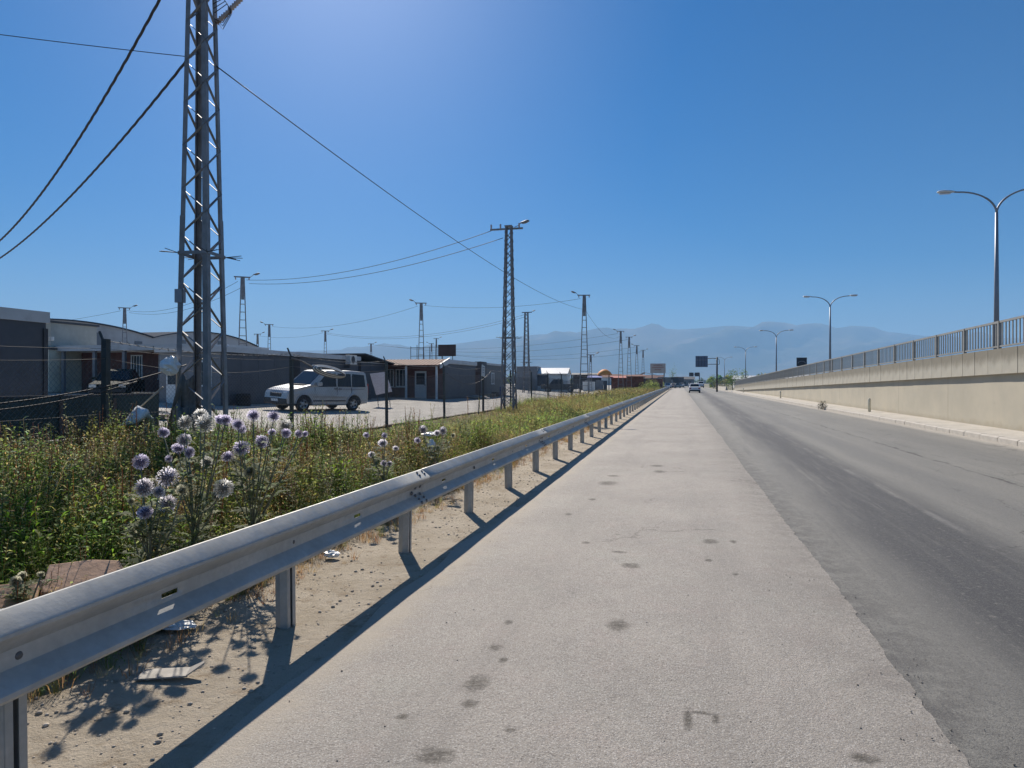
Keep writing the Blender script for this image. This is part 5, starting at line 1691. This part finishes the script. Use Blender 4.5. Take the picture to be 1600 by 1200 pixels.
def thistle(label, base, heads, seed):
    """heads: (x, y, z, diameter, kind) in world space"""
    bx_, by_ = base
    bz = verge_z(bx_, by_)
    T = thing('globe_thistle', label, 'thistle', (bx_, by_, bz), 0, 'globe thistles behind the guardrail')
    r = random.Random(seed)
    B = Vector((bx_, by_, bz))
    main = sum((Vector(h[:3]) for h in heads), Vector()) / len(heads) - B
    fork = main * .45
    t = Tm(seed)
    for (x, y, z, d, k) in heads:
        p = Vector((x, y, z)) - B
        o = obj('flower_head', HEADS[k], T, p)
        o.scale = (d / 2 * r.uniform(.9, 1.1), d / 2 * r.uniform(.9, 1.1), d / 2 * r.uniform(.82, 1.08))
        o.rotation_euler = (r.uniform(-.4, .4), r.uniform(-.4, .4), r.uniform(0, 6))
        f = fork * r.uniform(.5, 1.1)
        mid = f.lerp(p, .55) + Vector((r.uniform(-.03, .03), r.uniform(-.03, .03), -.04))
        st = MB().tube([Vector((r.uniform(-.03, .03), r.uniform(-.03, .03), 0)), f, mid, p - Vector((0, 0, d * .2))], [.008, .0065, .005, .004], 5).build('stem', M_STEM, T, True)
        for q in range(12):
            u = q / 12
            b_ = f.lerp(p, u * .85) if q > 4 else f * (.15 + .2 * q)
            a = r.uniform(0, 6.28)
            L = (.24 - .14 * u) * r.uniform(.7, 1.25)
            dd = Vector((math.cos(a), math.sin(a), r.uniform(.1, .7))).normalized()
            t.leaf(b_, dd, L, L * .26, cj(r, (.15, .175, .105), .3))
            for e in range(3):   # spiny lobes
                for s_ in (-1, 1):
                    bb = b_ + dd * L * (.25 + .22 * e)
                    sd = dd.cross(Vector((0, 0, 1)))
                    sd = sd.normalized() if sd.length > .01 else Vector((1, 0, 0))
                    t.leaf(bb, dd * .6 + sd * s_ + Vector((0, 0, r.uniform(-.2, .4))), L * .34, L * .10, cj(r, (.18, .20, .13), .3))
    v = Veg(); v.stamp(t.out(), np.zeros((1, 3)), np.ones(1), np.zeros(1), np.ones((1, 3)))
    v.build('leaves', M_LEAF, None, T)
M_STEM = mat('thistle_stem', (.16, .17, .12), .7, 0, .2, 10)
thistle('globe thistle with the lowest big pale heads, nearest the rail', (-3.5, 3.86), [(-3.3, 3.59, 1.1, 0.101, 1), (-3.2, 3.71, 0.99, 0.148, 0), (-3.31, 3.63, 0.93, 0.122, 0), (-3.31, 3.7, 0.94, 0.082, 3), (-3.21, 3.72, 0.82, 0.115, 0), (-3.24, 3.56, 0.79, 0.107, 1), (-3.05, 3.66, 0.92, 0.077, 3), (-3.19, 3.62, 0.91, 0.072, 0), (-3.51, 3.75, 0.62, 0.063, 3), (-3.41, 3.63, 0.84, 0.053, 3)], 5)
thistle('globe thistle with large whitish heads before the tall lattice pole', (-3.67, 4.5), [(-3.81, 4.37, 1.22, 0.087, 1), (-3.56, 4.3, 1.3, 0.123, 2), (-3.49, 4.38, 1.35, 0.115, 2), (-3.34, 4.24, 1.3, 0.144, 2), (-3.61, 4.35, 1.17, 0.101, 0), (-3.7, 4.4, 1.1, 0.097, 1), (-3.54, 4.32, 1.08, 0.086, 1), (-3.37, 4.45, 1.32, 0.087, 1), (-3.32, 4.44, 1.32, 0.096, 1), (-3.58, 4.16, 1.05, 0.055, 1), (-3.46, 4.42, 1.0, 0.092, 2), (-3.18, 4.23, 0.84, 0.155, 2), (-3.26, 4.27, 0.78, 0.093, 3)], 6)
thistle('globe thistle with small violet heads below the van', (-3.58, 5.08), [(-3.5, 4.84, 1.26, 0.11, 1), (-3.3, 4.76, 1.34, 0.112, 1), (-3.08, 4.7, 1.34, 0.11, 1), (-3.55, 4.95, 1.05, 0.15, 1), (-3.28, 4.84, 1.12, 0.124, 1), (-3.62, 4.87, 0.99, 0.106, 1), (-3.61, 4.94, 0.95, 0.069, 3), (-3.44, 4.91, 0.86, 0.1, 3), (-3.56, 4.97, 1.21, 0.086, 1), (-3.18, 4.83, 1.2, 0.067, 1), (-3.18, 5.02, 1.24, 0.117, 2), (-3.08, 4.87, 1.19, 0.094, 1), (-3.1, 5.09, 1.17, 0.075, 1), (-3.04, 5.09, 1.17, 0.058, 1)], 7)
thistle('slender globe thistle left of the rail joint with few heads', (-3.45, 7.6), [(-3.53, 7.24, 0.99, 0.082, 1), (-3.34, 7.32, 0.98, 0.075, 1), (-3.39, 7.38, 0.89, 0.113, 0), (-3.78, 7.9, 0.69, 0.097, 0), (-3.31, 7.58, 0.81, 0.077, 0), (-3.51, 7.68, 0.61, 0.086, 1), (-3.34, 7.46, 0.64, 0.068, 0)], 8)
thistle('globe thistle with white litter caught in it before the fence', (-3.45, 9.4), [(-3.6, 9.21, 0.92, 0.148, 0), (-3.29, 9.19, 0.91, 0.128, 0), (-3.36, 9.14, 0.88, 0.1, 0), (-3.7, 9.25, 0.76, 0.102, 1), (-3.2, 9.37, 0.83, 0.074, 3), (-3.62, 9.53, 0.62, 0.076, 3)], 9)
thistle('low grey-green thistle buds at the left picture edge above the rail', (-3.62, 3.12), [(-3.6, 3.01, 0.49, 0.064, 3), (-3.61, 3.06, 0.51, 0.051, 3), (-3.49, 3.07, 0.52, 0.043, 3)], 10)

# tall single stalks along the fence
def stalk(label, x, y, h, seed, colr):
    T = thing('dry_stalk', label, 'weed', (x, y, verge_z(x, y) - .01), 0, 'single tall weeds along the fence')
    t = Tm(seed); r = t.r
    v = Veg()
    for q in range(r.randint(2, 4)):
        a = r.uniform(0, 6.28)
        p = Vector((0, 0, 0)); e = Vector((math.cos(a) * r.uniform(.05, .3), math.sin(a) * r.uniform(.05, .3), 1)) * h * r.uniform(.6, 1)
        t.stem(p, e, .012, cj(r, colr))
        for k in range(34):
            f = r.uniform(.15, 1); b = p.lerp(e, f); aa = r.uniform(0, 6.28)
            t.leaf(b, (math.cos(aa), math.sin(aa), r.uniform(.2, 1.4)), r.uniform(.03, .09), .016, cj(r, colr, .35))
    v.stamp(t.out(), np.zeros((1, 3)), np.ones(1), np.zeros(1), np.ones((1, 3)))
    v.build('foliage', M_DRY, None, T)
    return T
for i, (x, y, h, lab) in enumerate(((-9.3, 15.9, .62, 'thin dry weed on the yard side right of the second fence post'), (-9.2, 17.3, .85, 'branching dry weed standing below the van rear wheel'), (-9.3, 18.9, .7, 'spindly weed left of the third fence post'), (-9.1, 22.5, .75, 'dry weed right of the third fence post'), (-9.2, 24.4, .8, 'tall dry weed left of the fourth fence post'), (-9.0, 28.4, 1.05, 'bushy brown weed left of the notice board'), (-8.9, 29.9, 1.1, 'bushy brown weed under the notice board'), (-9.2, 33.5, 1.2, 'tall brown weed at the foot of the spiked lattice pole'), (-9.3, 36.0, 1.3, 'tall brown weed right of the spiked lattice pole'))):
    stalk(lab, x, y, h, 60 + i, BROWN if i % 2 else OLIVE)
for i, (x, y, h, lab) in enumerate(((-9.15, 9.35, 1.55, 'tall pale-edged weed left of the thick fence post'), (-9.1, 9.9, 1.5, 'tall pale-edged weed at the foot of the thick fence post'), (-9.2, 8.6, 1.3, 'pale-edged weed against the green sheet barrier'))):
    stalk(lab, x, y, h, 80 + i, SAGE)

# ------------------------------------------------------------------ left yard edge: green sheet barrier, rubbish
T = thing('sheet_barrier', 'low dark green sheet metal barrier behind the fence at the left', 'barrier', (-10.6, 5.0, .1))
for k in range(6):
    MB().box(-.02, .02, k * 1.17 + .01, k * 1.17 + 1.16, .5, 1.24).build('sheet', green_sheet, T)
    MB().box(.021, .05, k * 1.17 - .03, k * 1.17 + .03, 0, 1.2).build('stake', kerb_brown, T)
for z in (.62, 1.24):
    MB().box(-.03, .03, 0, 7.0, z, z + .035).build('rail', dark_steel, T)
T = thing('block_wall', 'low brown block wall under the green sheet barrier', 'wall', (-10.35, 4.6, 0))
for rw in range(3):
    for k in range(18):
        y0 = k * .41 + (.2 if rw % 2 else 0)
        MB().box(-.10 + random.uniform(-.008, .008), .10, y0 + .006, y0 + .404, rw * .2 + .006, rw * .2 + .196).build('block', kerb_brown, T)
def crumple(name, label, cat, loc, sx, sy, sz, m_, seed, grp=None, rot=(0, 0, 0)):
    """crumpled bag: lumpy closed shape"""
    r = np.random.default_rng(seed)
    b = MB(); n, m = 10, 12
    for i in range(n):
        for j in range(m):
            a, e = 2 * math.pi * j / m, math.pi * i / (n - 1)
            k = 1 + r.uniform(-.28, .28)
            b.v.append((sx * k * math.sin(e) * math.cos(a), sy * k * math.sin(e) * math.sin(a), sz * (1 + k * math.cos(e)) if e < 1.6 else sz * (1 + math.cos(e))))
    for i in range(n - 1):
        for j in range(m):
            b.f.append((i * m + j, i * m + (j + 1) % m, (i + 1) * m + (j + 1) % m, (i + 1) * m + j))
    o = b.build(name, m_, None, False, loc=loc)
    o.rotation_euler = rot
    return tag(o, label, cat, grp)
crumple('plastic_bag', 'white plastic bag caught on a stake at the fence', 'bag', (-8.75, 10.2, 1.72), .17, .14, .16, plastic_bag, 1)
crumple('plastic_bag', 'dirty pale sack lying in the yard left of the pole', 'bag', (-16.5, 15.6, yard_z(-16.5)), .4, .3, .2, plastic_bag, 2)
crumple('plastic_bag', 'small white sack beside the dark cabin corner', 'bag', (-19.0, 16.5, yard_z(-19)), .45, .3, .16, plastic_bag, 3)
crumple('plastic_bag', 'white litter snagged among the thistle heads by the fence', 'litter', (-3.62, 9.6, .55), .07, .06, .09, plastic_bag, 4)
crumple('plastic_bag', 'white paper scrap lying on the weeds above the middle thistle', 'litter', (-3.95, 10.4, .72), .13, .09, .035, plastic_bag, 5)
crumple('plastic_bag', 'white torn plastic lying under the rail on the dirt', 'litter', (-3.15, 3.72, .02), .14, .07, .02, plastic_bag, 6)
crumple('plastic_bag', 'small white plastic wad under the rail before the second post', 'litter', (-3.05, 5.55, .02), .07, .05, .03, plastic_bag, 7)
def drape(name, label, cat, loc, L, Wd, m_, seed, rot):
    b = MB(); n, m = 12, 8
    r = np.random.default_rng(seed); ph = r.uniform(0, 6, 4)
    for i in range(n):
        for j in range(m):
            u, v = i / (n - 1), j / (m - 1)
            b.v.append(((v - .5) * Wd * (.35 + .65 * u), .10 * math.sin(u * 6 + ph[0] + v * 4) + .07 * math.sin(v * 9 + ph[1]), L * (1 - u) + .05 * math.sin(v * 7 + ph[2])))
    for i in range(n - 1):
        for j in range(m - 1):
            b.f.append((i * m + j, i * m + j + 1, (i + 1) * m + j + 1, (i + 1) * m + j))
    o = b.build(name, m_, None, True, loc=loc)
    o.rotation_euler = rot
    s_ = o.modifiers.new('thickness', 'SOLIDIFY'); s_.thickness = .006
    return tag(o, label, cat)
drape('hanging_cloth', 'grey cloth draped over a stake left of the tall lattice pole', 'cloth', (-8.62, 10.3, .55), 1.15, .55, cloth_grey, 1, (0, .1, .6))
drape('torn_sheet', 'torn pale plastic sheet leaning in the weeds left of the cloth', 'sheet', (-9.15, 9.75, .62), .62, .75, plastic_bag, 2, (.5, .35, .9))
drape('torn_sheet', 'dark rag hanging at the foot of the tall lattice pole', 'cloth', (-8.45, 10.2, .25), .95, .5, cloth_grey, 3, (0, -.1, .8))
tag(MB().tube([(-.42, -.1, -.32), (.18, .05, .22)], .016, 6).build('stick', wood_m, None, True, loc=(-8.95, 10.0, 1.3)), 'pale wooden stick slanting below the plastic bag', 'stick')
tag(MB().tube([(0, 0, 0), (.03, .02, 1.75)], .025, 6).build('stake', wood_m, None, True, loc=(-8.72, 10.3, .05)), 'wooden stake holding the plastic bag', 'stake')
# coil of hose hooked over the fence
T = thing('hose_coil', 'flattened pale coil of hose hanging on the fence over the van', 'hose', (-9.5, 17.1, 1.90))
for k in range(5):
    a_, b_ = .92 - .04 * k, .15 - .02 * k
    pts = []
    for q in range(33):
        t = 2 * math.pi * q / 32
        pts.append((.05 + .016 * k, a_ * math.cos(t), b_ * math.sin(t) - .09 * math.cos(t)))
    MB().tube(pts, .018, 6).build('hose_loop', white_frame if k % 2 else cloth_grey, T, True)
MB().tube([(0, -.85, .12), (-.02, -1.3, .25), (-.05, -1.75, .32)], .018, 6).build('hose_tail', cloth_grey, T, True)
b = MB()
# flat strip, clay tile and a rock on the verge
o = MB().add([(-.17, -.05, .0), (.10, -.055, .012), (.17, .02, .05), (.16, .045, .05), (.09, .04, .02), (-.15, .06, .008), (-.17, -.05, .008), (.10, -.055, .02), (.17, .02, .058), (.16, .045, .058), (.09, .04, .028), (-.15, .06, .016)],
             [(0, 1, 4, 5), (1, 2, 3, 4), (6, 11, 10, 7), (7, 10, 9, 8), (0, 6, 7, 1), (1, 7, 8, 2), (2, 8, 9, 3), (3, 9, 10, 4), (4, 10, 11, 5), (5, 11, 6, 0)]).build('metal_strip', mat('weathered_zinc_strip', (.30, .28, .25), .7, .1, .2, 10), None, loc=(-2.66, 3.1, verge_z(-2.66, 3.1) + .012))
o.rotation_euler = (0, 0, R(18)); tag(o, 'bent grey strip of sheet lying on the dirt by the rail', 'scrap')
o = MB().prism([(-.21, 0), (.20, 0), (.22, .12), (.17, .25), (.02, .27), (-.2, .24)], -.03, .03, 'Y').build('clay_tile', terracotta, None, bevel=.008, loc=(-3.42, 3.28, .35))
o.rotation_euler = (R(-62), R(4), R(42)); tag(o, 'sandy clay slab leaning in the weeds at the left behind the rail', 'slab')
o = MB().prism([(-.15, 0), (.12, .02), (.10, .19), (-.13, .22)], -.035, .035, 'Y').build('clay_tile', terracotta, None, bevel=.008, loc=(-3.62, 3.0, .31))
o.rotation_euler = (R(-60), R(-6), R(34))
crumple('soil_heap', 'low soil heap carrying the clay slab behind the rail', 'heap', (-3.62, 3.35, -.02), .42, .42, .20, kerb_brown, 31); tag(o, 'narrow broken piece of clay beside the sandy slab', 'slab')

# loose stones on the dirt strip
t = Tm(5)
pv_ = [Vector(v) for v in ((1, 0, 0), (-1, 0, 0), (0, 1, 0), (0, -1, 0), (0, 0, .7), (0, 0, -.5), (.6, .6, .3), (-.6, .5, .3), (.5, -.6, .3), (-.6, -.5, .35))]
import bmesh
bm = bmesh.new()
for v in pv_: bm.verts.new(v)
bmesh.ops.convex_hull(bm, input=bm.verts)
bmesh.ops.triangulate(bm, faces=bm.faces)
bm.verts.index_update()
st = (np.array([tuple(v.co) for v in bm.verts]), np.array([[v.index for v in f.verts] for f in bm.faces]), np.ones((len(bm.verts), 3)))
bm.free()
g_ = Veg()
nst = 2200
x = rng.uniform(-3.4, -2.05, nst); y = rng.uniform(.8, 30, nst) ** 1.0
y = .8 + (y - .8) * rng.random(nst) ** .6
z = np.array([verge_z(a, b_) for a, b_ in zip(x, y)])
size = .004 + .012 * rng.random(nst) ** 4 + .003 * rng.random(nst)
tint = np.array((.46, .40, .33)) * (1 + rng.uniform(-.3, .3, (nst, 1)))
g_.stamp(st, np.stack([x, y, z + size * .2], 1), size, rng.uniform(0, 6.28, nst), tint)
# crumbs scattered over the shoulder and its ragged edge
n2 = 900
x = np.where(rng.random(n2) < .6, 1.19 + rng.normal(0, .14, n2), rng.uniform(-1.9, 1.2, n2)); y = 1.5 + 14 * rng.random(n2) ** 1.4
size = .002 + .005 * rng.random(n2) ** 3
g_.stamp(st, np.stack([x, y, np.where(x < 1.1, .0125, .004)], 1), size, rng.uniform(0, 6.28, n2), np.array((.24, .22, .195)) * (1 + rng.uniform(-.5, .4, (n2, 1))))
o = g_.build('gravel', leaf_mat('gravel_stone', 0.0))
tag(o, 'small stones and crumbs scattered on the dirt and shoulder', 'gravel')

# ------------------------------------------------------------------ yard clutter
def tyre_stack(label, x, y, n):
    T = thing('tyre_stack', label, 'tyres', (x, y, yard_z(x)), 0, 'clutter in the yard')
    for k in range(n):
        o = MB().lathe([(.17, .02), (.20, 0), (.30, 0), (.33, .04), (.33, .15), (.30, .19), (.20, .19), (.17, .17)], n=16).build('tyre', tyre_m, T, True, loc=(random.uniform(-.03, .03), random.uniform(-.03, .03), k * .19))
tyre_stack('stack of old tyres against the dark cabin left of the van', -19.9, 27.9, 3)
tyre_stack('pair of old tyres near the slate grey cabin', -16.0, 58.5, 2)
def pallet(label, x, y, rz, n):
    T = thing('pallet_pile', label, 'pallets', (x, y, yard_z(x)), rz, 'clutter in the yard')
    for k in range(n):
        for q in range(5):
            MB().box(-.6, .6, -.5 + q * .22, -.36 + q * .22, k * .15 + .11, k * .15 + .135).build('slat', wood_m, T)
        for q in (-.45, 0, .45):
            MB().box(q - .05, q + .05, -.5, .52, k * .15, k * .15 + .108).build('runner', wood_m, T)
pallet('low pile of wooden pallets beside the brown cabin', -24.5, 27.2, 20, 3)
pallet('single wooden pallet by the slate grey cabin corner', -15.9, 55.6, 70, 2)
for i, (x, y, h, lab) in enumerate(((-17.2, 18.9, .35, 'rubble heap right of the dark cabin corner'), (-18.2, 17.6, .28, 'small rubble heap beside the pale sack'), (-15.3, 51.0, .3, 'rubble heap at the foot of the tin-roofed cabin'))):
    crumple('rubble_heap', lab, 'rubble', (x, y, yard_z(x) - .05), .9, .6, h * .5, stone_m, 20 + i, 'clutter in the yard')
for i, (x, y, c_, lab) in enumerate(((-15.75, 60.2, blue_m, 'blue drum by the slate grey cabin'), (-19.6, 40.2, dark_steel, 'dark drum right of the van'))):
    T = thing('oil_drum', lab, 'drum', (x, y, yard_z(x)), 0, 'clutter in the yard')
    MB().lathe([(0, .0), (.28, 0), (.29, .02), (.285, .29), (.30, .30), (.285, .31), (.285, .58), (.30, .59), (.285, .60), (.29, .87), (.27, .88), (0, .86)], n=18).build('shell', c_, T, True)
# scrub and low sheds right of the road beyond the ramp
for i, (x, y, rx, h, lab) in enumerate(((11.5, 136, 2.0, 1.6, 'grey-green scrub just beyond the ramp wall end'), (15.5, 143, 2.4, 1.9, 'scrub second from the ramp wall end'), (9.6, 171, 1.8, 2.0, 'scrub by the road right of the overhead sign mast'), (12.5, 196, 2.4, 2.4, 'darker scrub far right of the road'), (18, 180, 3.0, 2.6, 'broad scrub far behind the ramp wall'))):
    bush(lab, x, y, 0, rx, h, (.09, .095, .05), 'scrub_bush', 420, .3, 'bush', 'scrub beyond the ramp')
T = thing('low_barrier', 'low pale concrete barrier beyond the end of the ramp wall', 'barrier', (8.6, 134, 0))
for k in range(10):
    MB().prism([(-.25, 0), (.25, 0), (.1, .75), (-.1, .75)], k * 3.0 + .02, k * 3.0 + 2.98, 'Y').build('barrier_block', stone_m, T)
for i, (x, y, L, h, c_, rf, lab) in enumerate(((16, 215, 9, 2.6, wall_white, roof_white, 'white-roofed shed far right of the road'), (30, 240, 12, 3.0, wall_grey, roof_white, 'long pale shed far right behind the ramp'), (-16, 250, 10, 3.2, wall_cream, roof_brown, 'cream house left behind the parked lorries'), (-30, 235, 10, 3.4, wall_white, roof_brown, 'white house far left behind the market stalls'), (-2.0, 300, 8, 3.0, wall_grey, roof_dark, 'grey shed straight behind the parked lorries'))):
    T = thing('far_house', lab, 'house', (x, y, 0), 0, 'houses beyond the road end')
    MB().box(0, L, 0, 6, 0, h).build('wall', c_, T)
    MB().prism([(-.4, h + .005), (6.4, h + .005), (3, h + 1.1)], -.4, L + .4, 'X').build('roof', rf, T)
    for q in range(3):
        MB().box(L * (.15 + .28 * q), L * (.15 + .28 * q) + 1.1, -.03, -.002, 1.0, 2.0).build('window', pane_m, T)
for i, (x, y, rz, pm_, lab) in enumerate(((-1.2, 196, 60, car_grey, 'grey car parked askew before the lorries'), (-3.3, 190, 100, car_white, 'white car parked on the verge before the lorries'), (10.2, 226, 90, car_dark, 'dark car on the far right of the road'))):
    c = thing('parked_car', lab, 'car', (x, y, 0), rz, 'cars parked at the road end'); make_car(c, pm_)

# ------------------------------------------------------------------ far town on the plain
ft = MB()
r = random.Random(9)
for i in range(620):
    y = r.uniform(420, 3200); x = r.uniform(-.75, .55) * y + r.uniform(-40, 40)
    if -25 < x < 25: continue
    w_, d, h = r.uniform(6, 18), r.uniform(6, 16), min(r.uniform(3, 6) + (r.random() < .2) * r.uniform(2, 7), 2.6 + y * .0045)
    ft.box(x, x + w_, y, y + d, -.2, h)
    if r.random() < .5:
        ft.prism([(x - .3, h + .01), (x + w_ + .3, h + .01), (x + w_ / 2, h + w_ * .14)], y, y + d, 'Y')
o = ft.build('far_town', mat('far_town_plaster', (.42, .38, .34), .85, 0, .35, .02))
o['kind'] = 'stuff'; o['label'] = 'hazy mass of low houses on the plain before the mountains'
t = Tm(77)
v = Veg()
tt = [t_weed(91, 1, 40, 1.0, DKGREEN, .5, .35), t_weed(92, 1, 36, 1.0, GREEN, .5, .4)]
nt_ = 700
yy = rng.uniform(420, 1800, nt_); xx = rng.uniform(-.7, .5, nt_) * yy
m = np.abs(xx) > 16
xx, yy = xx[m], yy[m]
for k in range(2):
    s_ = slice(k, None, 2)
    v.stamp(tt[k], np.stack([xx[s_], yy[s_], np.zeros(len(xx[s_]))], 1), rng.uniform(3, 7, len(xx[s_])), rng.uniform(0, 6.28, len(xx[s_])), 1 + rng.uniform(-.2, .2, (len(xx[s_]), 3)))
o = v.build('far_trees', M_LEAF); o['label'] = 'scattered dark trees far off among the hazy houses'
